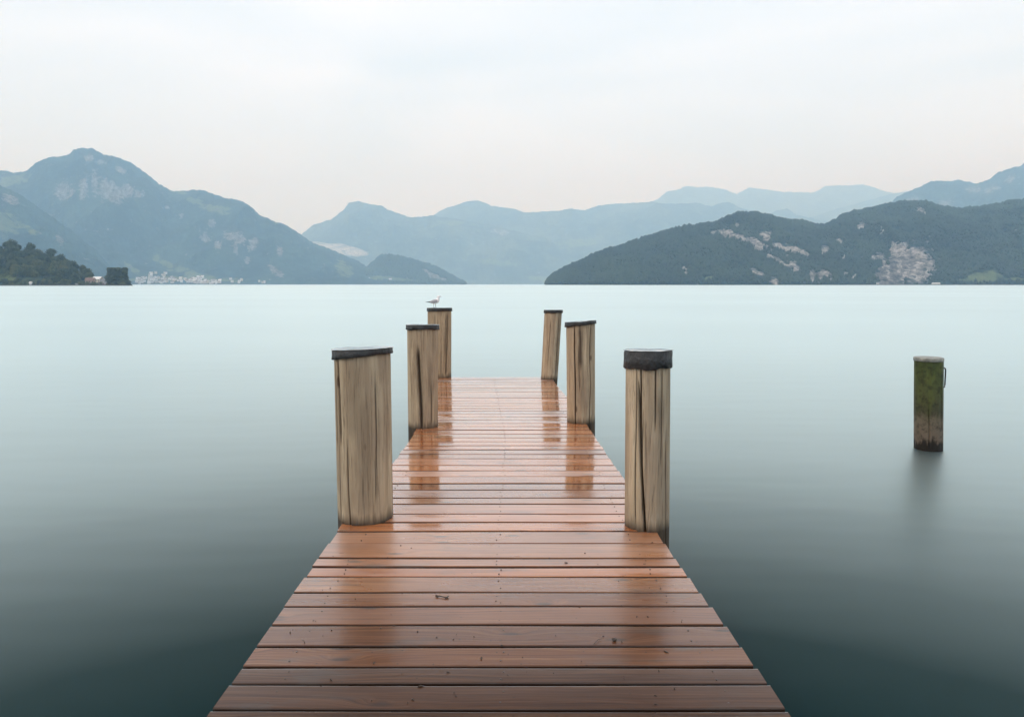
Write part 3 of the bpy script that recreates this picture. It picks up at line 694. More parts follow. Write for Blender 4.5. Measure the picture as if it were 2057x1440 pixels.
# square clipped block of trees at the tip of the headland
w_px = 43 * (HD) / F_PX
blk = crown_mesh('crown', 150, w_px, 24.5, 42, 0.9, 9000, M['leaf_dark'], True)
p = at_depth(237, 571, HD - 25)
r = empty('clipped_trees', (p[0], HD - 25, 0.6))
link('crown', blk, None, r)
for dx in (-11, -3.5, 4, 11):
    mb = MB(); mb.tube([(dx, 0, -1), (dx, 0, 8), (dx + .5, 0, 15)], [0.5, 0.4, 0.15], 7); mb.build('trunk', M['bark'], r)
tag(r, 'square-topped dark block of close-set trees at the tip of the headland', 'trees')

# ------------------------------------------------------------------ buildings
def house(name, loc, w, d, h, rh, rz, wall, roof, label, cat='house', group=None, windows=False):
    r = empty(name, loc, rz)
    mb = MB(); mb.box(-w / 2, w / 2, -d / 2, d / 2, -2, h)
    for sx in (-1, 1):
        V = [(sx * w / 2, -d / 2, h), (sx * w / 2, d / 2, h), (sx * w / 2, 0, h + rh)]
        mb.add(V, [(0, 1, 2) if sx > 0 else (2, 1, 0)])
    mb.build('wall', wall, r)
    e = 0.5; t = 0.3; mb = MB()
    for sy in (-1, 1):
        V = [(-w / 2 - e, sy * (d / 2 + e), h - e * rh / (d / 2)), (w / 2 + e, sy * (d / 2 + e), h - e * rh / (d / 2)), (w / 2 + e, 0, h + rh + .02), (-w / 2 - e, 0, h + rh + .02)]
        V += [(x, y, z + t) for x, y, z in V]
        mb.add(V, [(0, 1, 2, 3), (7, 6, 5, 4), (0, 4, 5, 1), (1, 5, 6, 2), (2, 6, 7, 3), (3, 7, 4, 0)])
    mb.build('roof', roof, r)
    if windows:
        nn = max(2, int(w / 3.5))
        for k in range(nn):
            x = -w / 2 + (k + 0.5) * w / nn
            for zf in ((0.3, 0.72) if h > 5 else (0.5,)):
                mb = MB(); mb.box(x - 0.55, x + 0.55, -d / 2 - 0.06, -d / 2 + 0.05, h * zf - 0.7, h * zf + 0.7); mb.build('window', M['pane'], r)
    tag(r, label, cat, group); return r
VG = 'houses of the lakeside village'
rnd = random.Random(11)
rows = [(261, 280, 558, 569, 14), (285, 305, 560, 569, 12), (290, 326, 549, 561, 18), (310, 328, 560, 570, 8), (330, 348, 557, 569, 9), (352, 385, 559, 569, 14), (372, 440, 565, 570.3, 26), (385, 410, 557, 563, 5), (415, 437, 562, 568, 7), (455, 482, 562, 570, 6), (515, 530, 565, 570, 4)]
rows += []
for (xa, xb, ya, yb, n) in rows:
    for k in range(n):
        px = rnd.uniform(xa, xb); py = rnd.uniform(ya, yb)
        j = int(np.argmin(abs(LM['px'] - px)))          # stand on the slope seen at this spot
        i = int(np.argmin(abs(LM['ppy'][:60, j] - py)))
        p = (LM['A'][i, j], LM['Y'][i, j], LM['Z'][i, j]); dep = p[1] + rnd.uniform(-14, 6)
        z = max(0.8, p[2] - 0.5)
        wv = rnd.choice(['wall_w', 'wall_w', 'wall_w', 'wall_c']); rf = rnd.choice(['roof_g', 'roof_g', 'roof_b', 'roof_w'])
        lab = {'roof_g': 'small pale house with a grey roof in the lakeside village', 'roof_b': 'small pale house with a brown roof in the lakeside village', 'roof_w': 'small white house with a pale roof in the lakeside village'}[rf]
        spot = ('by the square tree block' if px < 282 else 'around the church' if px < 329 and py < 561 else 'below the church on the waterfront' if px < 329
                else 'mid-way along the shore' if px < 372 else 'in the dense right-hand part' if px < 445 else 'at the far right end')
        lab = lab.replace(' in the lakeside village', ', ' + spot + ' of the village')
        lab = lab.replace('small ', '')
        house('village_house', (p[0], dep, z), rnd.uniform(11, 20), rnd.uniform(9, 13), rnd.uniform(8, 13), rnd.uniform(3, 5), rnd.uniform(-0.6, 0.6), M[wv], M[rf], lab, group=VG)
# church
p = at_depth(300, 560, 4330); r = empty('church', (p[0], 4330, p[2] - 8), 0.2)
mb = MB(); mb.box(-4, 4, -4, 4, -4, 34); mb.build('tower', M['wall_c'], r)
mb = MB(); V = [(-4.4, -4.4, 34), (4.4, -4.4, 34), (4.4, 4.4, 34), (-4.4, 4.4, 34), (0, 0, 52)]; mb.add(V, [(0, 1, 4), (1, 2, 4), (2, 3, 4), (3, 0, 4), (3, 2, 1, 0)]); mb.build('spire', M['roof_g'], r)
mb = MB(); mb.box(4.1, 26, -6, 6, -4, 14); mb.build('nave', M['wall_w'], r)
mb = MB(); V = [(4.05, -7, 14), (27, -7, 14), (27, 7, 14), (4.05, 7, 14), (4.05, 0, 21), (27, 0, 21)]; mb.add(V, [(0, 1, 5, 4), (2, 3, 4, 5), (1, 2, 5), (3, 0, 4), (3, 2, 1, 0)]); mb.build('roof', M['roof_g'], r)
tag(r, 'pale church with a slim pointed tower above the lakeside village', 'church')
# peninsula houses
for px, py, w, rf, lab in ((721, 559, 26, 'roof_w', 'white house above the shore at the left end of the peninsula meadow'), (741, 560, 12, 'roof_w', 'small white house in the middle of the peninsula meadow'),
                           (784, 560, 24, 'roof_b', 'pale house with a red-brown roof below the peninsula wood')):
    p = at_depth(px, py, 5290)
    house('meadow_house', (p[0], 5290, p[2] - 6), w, 12, 9, 5, 0.1, M['wall_w'], M[rf], lab)
for px, w, lab in ((716, 22, 'white boathouse on the waterline below the left peninsula meadow'), (745, 20, 'white boathouse on the waterline in the middle of the peninsula'), (799, 24, 'white boathouse on the waterline under the peninsula wood')):
    p = at_depth(px, 571.5, 5270)
    house('boathouse', (p[0], 5270, 1.0), w, 10, 5, 4, 0.0, M['wall_w'], M['roof_w'], lab, 'boathouse')
# headland houses
p = at_depth(182, 569, HD - 30)
house('shore_house', (p[0], HD - 30, 1.0), 11, 8, 6.5, 3.5, 0.25, M['wall_p'], M['roof_b'], 'pinkish house half hidden by trees at the end of the headland', windows=True)
p = at_depth(197, 566, HD - 15)
house('shore_hall', (p[0], HD - 15, 3.0), 12, 9, 6.5, 3.0, -0.1, M['wall_c'], M['roof_w'], 'cream hall with a white roof beside the pinkish shore house', 'hall', windows=True)
p = at_depth(209, 566, HD - 18)
house('shore_shed', (p[0], HD - 18, 1.5), 8, 6, 5, 2.5, 0.2, M['wall_c'], M['roof_g'], 'small cream shed just left of the square tree block', 'shed', windows=True)
p = at_depth(207, 569, HD - 34)
house('garden_pavilion', (p[0], HD - 34, 1.0), 9, 5, 2.8, 1.4, 0.0, M['wall_p'], M['roof_g'], 'low grey pavilion on the shore between the hall and the square trees', 'pavilion', windows=True)
p = at_depth(62, 570, HD - 36)
house('bathing_hut', (p[0], HD - 36, 1.0), 2.6, 2.6, 3.2, 1.2, 0.0, M['wall_w'], M['roof_w'], 'tiny white hut on the shore under the headland trees', 'hut')
p = at_depth(155, 571, HD - 36)
house('boat_shelter', (p[0], HD - 36, 0.8), 3.2, 2.6, 1.8, 0.8, 0.0, M['wall_w'], M['roof_g'], 'tiny pale shelter on the shore left of the pinkish house', 'shelter')
# building under the cliffs of the right hill
p = at_depth(1880, 570.5, 1840)
house('lakeside_building', (p[0], 1840, 1.0), 19, 8, 3.4, 1.6, 0.0, M['wall_w'], M['roof_w'], 'long low white building at the foot of the rock face on the right hill', 'building')
p = at_depth(1763, 570, 1840)
house('roadside_hut', (p[0], 1840, 1.0), 5, 5, 4.5, 2, 0.0, M['wall_c'], M['roof_g'], 'small grey hut on the shore at the left foot of the rock face', 'hut')
mb = MB(); a = at_depth(1700, 571, 1832)[0]; b = at_depth(2200, 571, 1832)[0]; mb.box(a, b, 1829, 1832, -1, 1.8)
tag(mb.build('shore_road_wall', M['stone']), 'long low stone road wall along the foot of the right hill', 'wall')

# ------------------------------------------------------------------ low mist between the mountains
def blob(name, specs, mat, label):
    bm = bmesh.new()
    for (px, py, rx, ry) in specs:
        p = at_depth(px, py, 7000); k = 7000 / F_PX
        tmp = bmesh.ops.create_icosphere(bm, subdivisions=3, radius=1.0)
        for v in tmp['verts']:
            n = 1 + 0.16 * math.sin(v.co.x * 5 + px) * math.cos(v.co.z * 4 + v.co.y * 3)
            v.co = Vector((p[0] + v.co.x * rx * k * n, p[1] + v.co.y * 260 * n, p[2] + v.co.z * ry * k * n))
    me = bpy.data.meshes.new(name); bm.to_mesh(me); bm.free()
    o = link(name, me, mat); tag(o, label, kind='stuff'); return o
t = NT('mist_vapour'); pv = t.n('VolumePrincipled', {'Color': (1, 1, 1, 1), 'Density': 0.0028, 'Anisotropy': 0.0}); t.t.links.new(pv.outputs[0], t.out.inputs['Volume'])
blob('mist_bank', [(645, 497, 30, 9), (668, 499, 34, 10), (695, 504, 34, 9), (715, 508, 24, 7), (632, 492, 22, 6)], t.m, 'low white bank of mist lying behind the shoulder of the left mountain')

# ------------------------------------------------------------------ pier
pier = empty('pier', (0, 5, Z_DECK)); tag(pier, 'narrow wet wooden pier of reddish crosswise planks running into the lake', 'pier')
def child_of_pier(o): o.location = (o.location.x, o.location.y - 5, o.location.z - Z_DECK); o.parent = pier; return o
LE = [(425, 1432), (594, 1190), (690, 1053), (788, 934.5), (826, 882), (837, 864), (848, 830), (862, 790), (875, 757)]
RE = [(1580, 1432), (1402.5, 1188), (1323.7, 1081), (1246.7, 955), (1196, 881), (1138, 798), (1119.6, 776), (1106, 757)]
def edge(E, Y):
    pts = sorted((on_plane(x, y, Z_DECK)[1], on_plane(x, y, Z_DECK)[0]) for x, y in E)
    return float(np.interp(Y, [p[0] for p in pts], [p[1] for p in pts]))
gaps_px = [1426, 1374, 1339.2, 1298.3, 1255.6, 1218, 1189.8, 1157.7, 1138, 1121.2, 1091, 1066.7, 1049, 1032, 1012, 1000, 983.8, 971, 957, 945.4, 934.5, 921, 912, 903, 895, 887.2, 879, 871.5, 863.5, 856.7]
bounds = [on_plane(1028, y, Z_DECK)[1] for y in gaps_px]
rp = random.Random(21)
end = on_plane(1028, 757.3, Z_DECK)[1]
while bounds[-1] < end - 0.25: bounds.append(bounds[-1] + rp.choice([0.150, 0.172, 0.185, 0.200]))
bounds.append(end)
front = [bounds[0] - 0.165 * k for k in range(9, 0, -1)]
bounds = front + bounds
def plank(y0, y1, i):
    gap = 0.0058 + rp.random() * 0.0030
    y0 += gap; y1 -= gap
    yc = (y0 + y1) / 2; hw = (y1 - y0) / 2; th = 0.038; bv = 0.0036
    xl = edge(LE, yc) - 0.008 + rp.uniform(-.005, .005); xr = edge(RE, yc) + 0.008 + rp.uniform(-.005, .005)
    # cross-section, rounded upper arrises, slight crown
    tilt = rp.gauss(0, 0.0035); cup = rp.uniform(-0.0006, 0.0008)
    sec = [(-hw, -th), (-hw, -bv * 1.2), (-hw + bv * 0.35, -bv * 0.35), (-hw + bv * 1.3, 0), (-hw + bv * 2.0, 0), (-hw * 0.5, cup * .8), (0, cup), (hw * 0.5, cup * .8), (hw - bv * 2.0, 0), (hw - bv * 1.3, 0), (hw - bv * 0.35, -bv * 0.35), (hw, -bv * 1.2), (hw, -th)]
    nx = 26; V = []; ph = rp.random() * 6; sk = rp.gauss(0, 0.0012)
    z0 = rp.gauss(0, 0.0010)
    for k in range(nx):
        x = xl + (xr - xl) * k / (nx - 1); s = k / (nx - 1)
        wob = 0.0010 * math.sin(x * 1.9 + ph); tw = tilt * (1 + 0.7 * math.sin(x * 1.3 + ph * 2))
        for (yy, zz) in sec:
            V.append((x - (xl + xr) / 2, yy + 0.0012 * math.sin(x * 2.3 + ph) + sk * (x - (xl + xr) / 2), zz + wob + tw * yy + z0))
    ns = len(sec); Fq = [(k * ns + j, k * ns + (j + 1) % ns, (k + 1) * ns + (j + 1) % ns, (k + 1) * ns + j) for k in range(nx - 1) for j in range(ns)]
    Fq = [f[::-1] for f in Fq]
    Fq.append(tuple(range(ns))[::-1][::-1]); Fq.append(tuple((nx - 1) * ns + j for j in range(ns))[::-1])
    me = bpy.data.meshes.new('plank'); me.from_pydata(V, [], Fq); me.update()
    bm = bmesh.new(); bm.from_mesh(me); bmesh.ops.recalc_face_normals(bm, faces=bm.faces); bm.to_mesh(me); bm.free()
    # tone: nearest few are browner; vignette falloff is painted in too, plus random variation
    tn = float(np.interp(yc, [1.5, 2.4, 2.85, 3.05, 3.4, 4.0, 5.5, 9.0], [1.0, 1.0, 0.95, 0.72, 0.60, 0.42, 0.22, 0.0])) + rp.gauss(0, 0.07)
    gl = float(np.clip(np.interp(yc, [2, 4, 6, 8, 12], [0.31, 0.29, 0.25, 0.20, 0.16]) + rp.gauss(0, 0.07), 0.09, 0.40))
    if rp.random() < (0.10 if yc < 5.0 else 0.30): gl = 0.03
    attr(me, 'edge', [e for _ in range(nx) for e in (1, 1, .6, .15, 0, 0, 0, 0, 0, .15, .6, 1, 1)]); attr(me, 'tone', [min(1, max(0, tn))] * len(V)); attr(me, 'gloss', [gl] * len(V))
    me.shade_smooth()
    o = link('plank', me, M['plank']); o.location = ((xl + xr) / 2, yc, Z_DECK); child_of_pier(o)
    try:
        me.set_sharp_from_angle(angle=R(50))
    except Exception: pass
    return (xl, xr, y0, y1)
nail = MB()
for i in range(len(bounds) - 1):
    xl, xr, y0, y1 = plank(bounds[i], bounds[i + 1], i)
    for fx in (0.09, 0.505, 0.91):
        for fy in (0.24, 0.76):
            x = xl + (xr - xl) * fx + rp.uniform(-.012, .012); y = y0 + (y1 - y0) * fy + rp.uniform(-.006, .006)
            r_ = 0.0038; zt = Z_DECK + 0.0022
            V = [(x + r_ * math.cos(t), y + r_ * math.sin(t), zt) for t in np.linspace(0, 6.283, 9)[:-1]] + [(x + r_ * 1.1 * math.cos(t), y + r_ * 1.1 * math.sin(t), zt - 0.005) for t in np.linspace(0, 6.283, 9)[:-1]]
            nail.add(V, [tuple(range(8))] + [(k, 8 + k, 8 + (k + 1) % 8, (k + 1) % 8) for k in range(8)])
o = nail.build('nail', M['nail']); o['kind'] = 'stuff'; child_of_pier(o)
# stringers and cross beams
for fx in (0.09, 0.505, 0.91):
    mb = MB(); Ys_ = np.linspace(bounds[0], bounds[-1] - 0.05, 14)
    V = []
    for Y in Ys_:
        xl, xr = edge(LE, Y), edge(RE, Y); x = xl + (xr - xl) * fx
        V += [(x - .05, Y, Z_DECK - .20), (x + .05, Y, Z_DECK - .20), (x + .05, Y, Z_DECK - .0405), (x - .05, Y, Z_DECK - .0405)]
    Fs = [(k * 4 + j, k * 4 + (j + 1) % 4, (k + 1) * 4 + (j + 1) % 4, (k + 1) * 4 + j) for k in range(13) for j in range(4)] + [(0, 1, 2, 3), (55, 54, 53, 52)]
    mb.add(V, Fs); child_of_pier(mb.build('stringer', M['beam']))

# ------------------------------------------------------------------ mooring posts
def post(name, bx, by_, wb, tx, ty, wt, z_plane, cap_h, seed, cracks, stains, label, mat, zbot=-1.6, group=None, slope=0.0, parts=True, zt_tilt=0.0):
    """(bx, by_) pixel of the front contact on z_plane, wb its width in px; (tx, ty) pixel of the front rim, wt its width"""
    q = on_plane(bx, by_, z_plane)
    rb = 0.5 * wb * (fwd(q) + 0.1) / F_PX
    Yc = q[1] + rb
    Xc = at_depth(bx, by_, Yc)[0] if False else (bx - 1028.5) / F_PX * fwd((0, Yc, z_plane))
    tp = at_depth(tx, ty, Yc - rb)
    ztop = tp[2]
    ft = fwd((0, Yc, ztop)); rt = 0.5 * wt * (ft) / F_PX
    Xt = (tx - 1028.5) / F_PX * ft
    na, nz = 320, 90
    ang = np.linspace(-math.pi, math.pi, na + 1)[:-1]
    zs = np.concatenate([np.linspace(zbot, z_plane, 12)[:-1], np.linspace(z_plane, ztop, nz)])
    s = (zs - z_plane) / (ztop - z_plane)
    Ag, Sg = np.meshgrid(ang, s)
    Zg = np.repeat(zs[:, None], na, 1)
    Rg = rb + (rt - rb) * Sg
    low = (fbm((np.sin(Ag) + 2) * 1.3, (np.cos(Ag) + 2) * 1.3 + Zg * 0.4, seed, 3) - 0.5)
    Rg = Rg * (1 + 0.055 * low)
    Rg = Rg + 0.004 * (fbm((np.sin(Ag) + 2) * 9, Zg * 0.7 + (np.cos(Ag) + 2) * 9, seed + 3, 3) - 0.5) * 2
    stain = np.zeros_like(Rg)
    for (a0, s0, s1, wdt, dep, drift, wav) in cracks:       # a0 deg (0 faces the eye, + to the right)
        cen = R(a0) + R(drift) * (Sg - s0) + R(wav) * np.sin(Sg * 9 + seed)
        d = (Ag - cen) * rb
        taper = np.clip((Sg - s0) / 0.08, 0, 1) * np.clip((s1 - Sg) / 0.12, 0, 1)
        wl_ = wdt * (0.35 + 0.65 * taper)
        g = np.exp(-(d / wl_) ** 2) * taper
        Rg = Rg - dep * g
        stain = np.maximum(stain, 0.9 * np.exp(-(d / (wl_ * 1.3)) ** 2) * taper)  # shade inside each crack is put into the colour as well
    for (a0, s0, s1, wdt, amt, drift) in stains:
        cen = R(a0) + R(drift) * (Sg - s0)
        d = (Ag - cen) * rb + 0.02 * (fbm(Sg * 6, Ag * 4, seed + 8, 2) - 0.5)
        taper = np.clip((Sg - s0) / 0.12, 0, 1) * np.clip((s1 - Sg) / 0.12, 0, 1)
        stain = np.maximum(stain, amt * np.exp(-(d / wdt) ** 2) * taper)
    foot = np.clip(1 - (Zg - z_plane) / (0.03 + 0.10 * fbm(Ag * 9, Ag * 0 + seed, seed, 3)), 0, 1)
    stain = np.maximum(stain, foot * 0.95)
    Xa = Xc + (Xt - Xc) * Sg
    rim = np.clip((Sg - 0.8) / 0.2, 0, 1)
    Zg2 = Zg + rim * (zt_tilt * np.sin(Ag) + (0.0075 * (np.cos(Ag) - 1) - 0.006 if cap_h else 0))
    X = Rg * np.sin(Ag) + Xa - Xc; Y = -Rg * np.cos(Ag)
    root = empty(name, (Xc, Yc, z_plane))
    V = np.stack([X, Y, Zg2 - z_plane], -1).reshape(-1, 3)
    me = mesh_np('timber', V, grid_faces(len(zs), na, True))
    # close the top with a fan
    bm = bmesh.new(); bm.from_mesh(me); bm.verts.ensure_lookup_table()
    n0 = (len(zs) - 1) * na
    bm.faces.new([bm.verts[n0 + k] for k in range(na)])
    bm.to_mesh(me); bm.free()
    attr(me, 'stain', stain.ravel())
    me.shade_smooth()
    timber = link('timber', me, mat, root)
    try: me.set_sharp_from_angle(angle=R(70))
    except Exception: pass
    if cap_h:
        rr = rt + 0.008; nb = 96; th = np.linspace(-math.pi, math.pi, nb + 1)[:-1]
        rnd_ = np.random.default_rng(seed)
        lowr = 1 + 0.055 * (fbm((np.sin(th) + 2) * 1.3, (np.cos(th) + 2) * 1.3 + ztop * 0.4, seed, 3) - 0.5)
        fold = 0.006 * (fbm((np.sin(th) + 2) * 5, (np.cos(th) + 2) * 5, seed + 21, 3) - 0.5) * 2
        hb = cap_h * (1 + slope * np.sin(th)) * (1 + 0.16 * (fbm((np.sin(th) + 2) * 1.7, (np.cos(th) + 2) * 1.7, seed + 30, 3) - 0.5) * 2)
        zt = ztop - z_plane + zt_tilt * np.sin(th) + 0.006 * (fbm((np.sin(th) + 2) * 1.6, (np.cos(th) + 2) * 1.6, seed + 40, 3) - 0.5) * 2 + 0.012
        ox = Xt - Xc
        back = 0.0075 * (np.cos(th) - 1); zt = zt + back
        rows = []
        for fr_, ro in ((1.0, 0.004), (0.97, 0.009), (0.5, 0.006), (0.12, 0.007), (0.0, 0.002)):
            rad = (rr * lowr) + ro + fold * (0.3 + fr_)
            rows.append(np.stack([ox + rad * np.sin(th), -rad * np.cos(th), zt - hb * fr_], -1))
        rad = rr * lowr + 0.001
        inn = np.stack([ox + (rad - 0.004) * np.sin(th), -(rad - 0.004) * np.cos(th), zt - hb], -1)
        rows = [inn] + rows
        Vb = np.concatenate(rows, 0)
        mb_ = mesh_np('cap_band', Vb, grid_faces(len(rows), nb, True)); mb_.shade_smooth()
        link('cap_band', mb_, M['felt'], root)
        # top sheet, slightly uneven
        rings = []
        for q_ in (1.0, 0.93, 0.6, 0.25):
            rad = (rr * lowr + 0.0125 if q_ == 1.0 else rr * lowr + 0.004) * q_
            zc = (zt + 0.001) * q_ + (zt.mean() + 0.002) * (1 - q_) + 0.003 * (1 - q_)
            rings.append(np.stack([ox + rad * np.sin(th), -rad * np.cos(th), zc + (0.0 if q_ == 1.0 else 0.001)], -1))
        Vt = np.concatenate(rings, 0)
        mt = mesh_np('cap_top', Vt, grid_faces(4, nb, True))
        bm = bmesh.new(); bm.from_mesh(mt); bm.verts.ensure_lookup_table(); bm.faces.new([bm.verts[3 * nb + k] for k in range(nb)]); bm.to_mesh(mt); bm.free()
        mt.shade_smooth(); link('cap_top', mt, M['captop'], root)
    tag(root, label, 'mooring post', group)
    return dict(root=root, Xc=Xc, Yc=Yc, rb=rb, rt=rt, ztop=ztop, Xt=Xt)
PG = 'mooring posts along the pier'
ZD = Z_DECK
post('mooring_post', 735, 1056, 110, 728, 706, 112, ZD, 0.050, 3,
     [(-42, 0.45, 1.02, .008, .05, -8, 1), (-50, 0.0, 0.55, .004, .02, 3, 1), (-18, -0.2, 0.52, .004, .025, -10, 1.5), (35, 0.1, 0.9, .003, .008, 4, 1), (-62, 0.4, 1.0, .010, .010, 4, 1)],
     [(-10, 0.45, 1.0, .05, .35, 10), (10, 0.0, 0.8, .06, .30, 0)], 'thickest post, front left of the pier, with a thin wavy black cap', M['post'], group=PG, slope=-0.25, zt_tilt=0.006)
post('mooring_post', 1299.5, 1069, 87, 1302.5, 709, 87, ZD, 0.118, 14,
     [(-10, -0.3, 0.86, .006, .055, -24, 1.2), (-30, 0.5, 1.02, .004, .02, 0, 1), (8, 0.55, 1.0, .004, .015, 0, 1), (-45, 0.0, 1.0, .003, .010, 3, 1), (28, 0.35, 1.0, .003, .012, 0, 1), (-24, 0.05, .7, .0025, .010, 0, 1), (45, -.1, .6, .003, .01, 0, 1)],
     [(20, 0.55, 0.85, .03, .5, 5), (-52, 0.0, 0.10, .05, .9, 0)], 'front right post with the tall black felt cap and a deep slanting crack', M['post'], group=PG)
post('mooring_post', 850, 862, 60, 849, 655, 62, ZD, 0.055, 25,
     [(2, -0.05, 0.80, .016, .035, -14, 1), (40, 0.0, 0.5, .004, .012, 0, 1)],
     [(4, -0.1, 0.84, .024, 1.0, -16), (38, 0.2, 0.7, .03, .3, 0)], 'middle left post with a long dark hollow scar up its front', M['post'], group=PG)
post('mooring_post', 1167, 852, 56, 1166, 648, 58, ZD, 0.045, 36,
     [(-28, -0.1, 1.02, .006, .04, -2, 1), (34, -.1, 1.02, .005, .03, 3, 2), (-12, 0.3, 0.8, .003, .01, 0, 1)],
     [(-5, 0.5, 1.03, .026, 1.0, -8), (2, 0.1, 0.7, .02, .3, 0)], 'middle right post with dark streaks running down from its thin black cap', M['post'], group=PG, slope=-0.2, zt_tilt=0.012)
L3 = post('mooring_post', 883.5, 759.5, 46, 883, 620, 47, ZD, 0.055, 47,
     [(38, 0.0, 1.0, .008, .03, 14, 1), (-30, 0.2, 0.8, .005, .012, 0, 1), (12, 0.0, 0.5, .004, .012, 0, 1)],
     [(34, 0.3, 1.0, .02, .6, 12), (-22, 0.5, 1.0, .015, .4, 5)], 'far left post at the end of the pier with the gull standing on it', M['post'], group=PG)
post('mooring_post', 1103.5, 763, 33, 1111.5, 624, 34.5, ZD, 0.050, 58,
     [(42, 0.0, 1.0, .006, .025, 0, 1), (-20, 0.2, 0.9, .003, .01, 4, 1)], [(50, 0.0, 1.0, .03, .4, 0)],
     'slender far right post leaning outwards at the end of the pier', M['post'], group=PG)
WP = post('mooring_pile', 1865, 908, 51, 1865.5, 722, 51, 0.0, 0, 69,
     [(30, 0.2, 0.9, .006, .02, 0, 1), (-30, 0.0, 0.6, .005, .015, 0, 1)], [(0, 0, 0.01, .01, 0, 0)],
     'lone mossy green pile standing in open water to the right', M['mossy'], zbot=-2.5)
# pale top and iron handle of the lone pile
r = WP['root']
mb = MB(); n = 40; ox = WP['Xt'] - WP['Xc']; zt = WP['ztop']
rg = [[(ox + (WP['rt'] + 0.008) * math.sin(a) * q, -(WP['rt'] + 0.008) * math.cos(a) * q, zt + dz) for a in np.linspace(0, 6.2832, n + 1)[:-1]] for q, dz in ((0.99, -0.035), (1.0, -0.03), (1.0, 0.004), (0.95, 0.010), (0.3, 0.012))]
V = [p for row in rg for p in row]; mb.add(V, [(k * n + j, k * n + (j + 1) % n, (k + 1) * n + (j + 1) % n, (k + 1) * n + j) for k in range(4) for j in range(n)] + [tuple(4 * n + j for j in range(n))])
mb.build('cap_top', M['piletop'], r, True)
k_ = fwd((0, WP['Yc'], 1.0)) / F_PX; xr = ox + WP['rt']
zh = lambda py: at_depth(1890, py, WP['Yc'])[2]
mb = MB(); z1, z0 = zh(738), zh(776)
mb.tube([(xr - 0.05, -0.05, z1), (xr + 0.005, -0.06, z1), (xr + 3.0 * k_, -0.06, z1 - 0.006), (xr + 4.2 * k_, -0.06, z1 - 0.03), (xr + 4.6 * k_, -0.06, z0 + 0.03), (xr + 4.2 * k_, -0.06, z0), (xr - 0.01, -0.08, z0), (xr - 0.09, -0.14, z0 + 0.004)], 0.0085, 8)
mb.build('handle', M['iron'], r, True)

# ------------------------------------------------------------------ gull on the far left post
k = fwd((0, L3['Yc'], 1.6)) / F_PX     # metres per photo pixel there
gx = (875 - 1028.5) * k
gull = empty('gull', (gx, L3['Yc'] - 0.04, L3['ztop'] + 0.012)); tag(gull, 'white and grey gull standing on the far left post, facing right', 'gull')
def loft(name, spine, mat, parent, n=14, smooth=True):
    V = []; Fs = []
    for i, (c, rw, rh) in enumerate(spine):
        c = Vector(c); a = Vector(spine[max(0, i - 1)][0]); b = Vector(spine[min(len(spine) - 1, i + 1)][0]); d = (b - a).normalized()
        side = Vector((0, 1, 0)); up = side.cross(d).normalized() * -1
        for q in range(n):
            t = 2 * math.pi * q / n; V.append(c + side * math.cos(t) * rw + up * math.sin(t) * rh)
    for i in range(len(spine) - 1):
        for q in range(n): Fs.append((i * n + q, i * n + (q + 1) % n, (i + 1) * n + (q + 1) % n, (i + 1) * n + q))
    Fs.append(tuple(range(n))[::-1]); Fs.append(tuple((len(spine) - 1) * n + q for q in range(n)))
    me = bpy.data.meshes.new(name); me.from_pydata([tuple(v) for v in V], [], Fs); me.update()
    bm = bmesh.new(); bm.from_mesh(me); bmesh.ops.recalc_face_normals(bm, faces=bm.faces); bm.to_mesh(me); bm.free()
    return link(name, me, mat, parent, smooth)
loft('body', [((-.105, 0, .088), .010, .004), ((-.085, 0, .090), .020, .010), ((-.055, 0, .094), .034, .026), ((-.02, 0, .100), .044, .038), ((.015, 0, .108), .046, .042), ((.042, 0, .124), .038, .036),
              ((.052, 0, .148), .026, .026), ((.052, 0, .166), .021, .022), ((.054, 0, .178), .0225, .024), ((.063, 0, .190), .021, .022), ((.075, 0, .194), .015, .016), ((.083, 0, .194), .006, .007)], M['bird_white'], gull, 18)
for sy in (-1, 1):
    y = sy * 0.040
    loft('wing', [((-.125, y * .25, .098), .003, .003), ((-.09, y * .55, .098), .006, .009), ((-.05, y * .9, .104), .009, .020), ((-.01, y, .112), .011, .030), ((.025, y * .98, .118), .010, .026), ((.045, y * .85, .126), .005, .010)], M['bird_grey'], gull, 12)
    loft('wing_tip', [((-.165, y * .12, .094), .002, .002), ((-.14, y * .2, .095), .004, .005), ((-.105, y * .45, .0955), .0065, .0085), ((-.085, y * .62, .0975), .0065, .009)], M['bird_dark'], gull, 10)
    mb = MB(); lx = -0.012 + sy * 0.014
    mb.tube([(lx, sy * .018, .070), (lx + .002, sy * .018, .035), (lx - .002, sy * .018, .002)], [.0042, .0030, .0030], 8)
    for an in (-0.5, 0, 0.5): mb.tube([(lx - .002, sy * .018, .003), (lx + .022 * math.cos(an), sy * .018 + .022 * math.sin(an), .0015)], [.003, .0015], 6)
    mb.build('leg', M['leg'], gull)
    mb = MB(); c = (.070, sy * .0185, .1935)
    mb.tube([(c[0], c[1] - sy * .002, c[2]), (c[0], c[1] + sy * .0012, c[2])], [.0026, .0020], 8); mb.build('eye', M['bird_dark'], gull)
loft('beak', [((.080, 0, .193), .0055, .0055), ((.095, 0, .189), .004, .0045), ((.108, 0, .183), .0015, .002)], M['beak'], gull, 8)

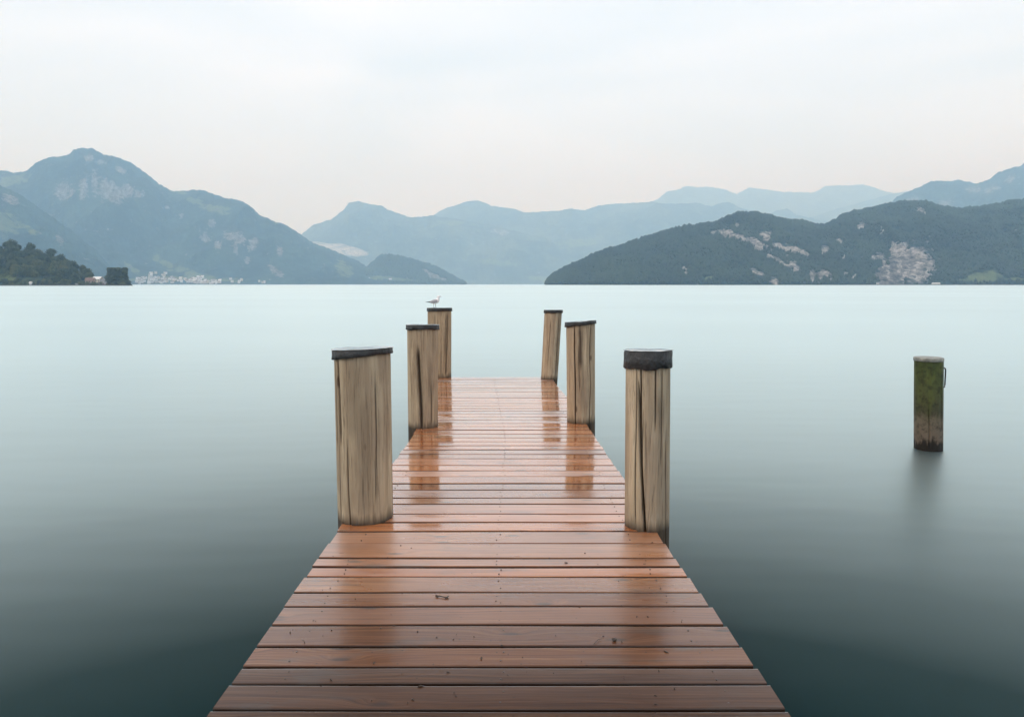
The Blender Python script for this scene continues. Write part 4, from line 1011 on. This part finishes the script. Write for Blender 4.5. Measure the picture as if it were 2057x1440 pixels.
# ------------------------------------------------------------------ litter on the planks
def twig(px, py, segs, rz, label, rad=0.0022):
    q = on_plane(px, py, ZD)
    r = empty('twig', (q[0], q[1], ZD + 0.004), rz)
    mb = MB()
    for s_ in segs: mb.tube(s_, [rad] + [rad * 0.8] * (len(s_) - 2) + [rad * 0.5], 6)
    mb.build('stem', M['twig'], r); tag(r, label, 'twig'); return r
twig(888, 1200, [[(-.034, .006, .002), (-.012, .003, .004), (.010, -.006, .003), (.032, -.012, .002)], [(-.018, .004, .003), (-.028, -.008, .001)], [(-.022, .004, .003), (-.036, .020, .003)], [(.016, -.008, .002), (.022, -.022, .001)], [(.022, -.009, .002), (.036, .002, .005)], [(.020, -.008, .003), (.034, -.020, .001)]],
     0.0, 'small forked dark twig lying left of centre on the pier', 0.0034)
twig(1201, 1289, [[(-.022, -.026, .001), (-.006, -.004, .003), (.004, .012, .003), (.020, .018, .002)]], 0.0, 'thin bent twig on the plank beside the small dark cone', 0.0014)
q = on_plane(1234, 1287, ZD)
bm = bmesh.new(); tmp = bmesh.ops.create_icosphere(bm, subdivisions=2, radius=0.010)
for v in bm.verts: v.co *= 1 + 0.25 * math.sin(v.co.x * 900) * math.cos(v.co.y * 700); v.co.z *= 0.7
me = bpy.data.meshes.new('seed_cone'); bm.to_mesh(me); bm.free()
o = link('seed_cone', me, M['twig']); o.location = (q[0], q[1], ZD + 0.008); tag(o, 'small round dark cone lying on the right of the pier planks', 'cone')
mb = MB(); rl = random.Random(3)
for k in range(70):
    px = rl.uniform(560, 1420); py = rl.uniform(1075, 1420)
    q = on_plane(px, py, ZD)
    if q[0] < edge(LE, q[1]) + .05 or q[0] > edge(RE, q[1]) - .05: continue
    s_ = rl.uniform(.0012, .0042); a = rl.random() * 6.28; ln = s_ * rl.uniform(1, 3.0)
    mb.tube([(q[0] - math.cos(a) * ln, q[1] - math.sin(a) * ln, ZD + .0035), (q[0], q[1], ZD + .0045), (q[0] + math.cos(a + .4) * ln, q[1] + math.sin(a + .4) * ln, ZD + .003)], [s_ * .4, s_, s_ * .3], 6)
o = mb.build('plank_litter', M['twig']); tag(o, 'scattered dark specks of bark and leaf litter on the pier', kind='stuff')

# ------------------------------------------------------------------ haze
mb = MB(); mb.box(-26000, 26000, -3500, 19000, -3.5, 2850)
t = NT('lake_haze')
pv = t.n('VolumePrincipled', {'Color': (0.42, 0.71, 1.0, 1), 'Absorption Color': (1, 1, 1, 1), 'Density': 1.62e-4, 'Anisotropy': 0.0})
t.t.links.new(pv.outputs[0], t.out.inputs['Volume'])
o = mb.build('haze', t.m); tag(o, 'pale blue haze over the lake', kind='stuff')
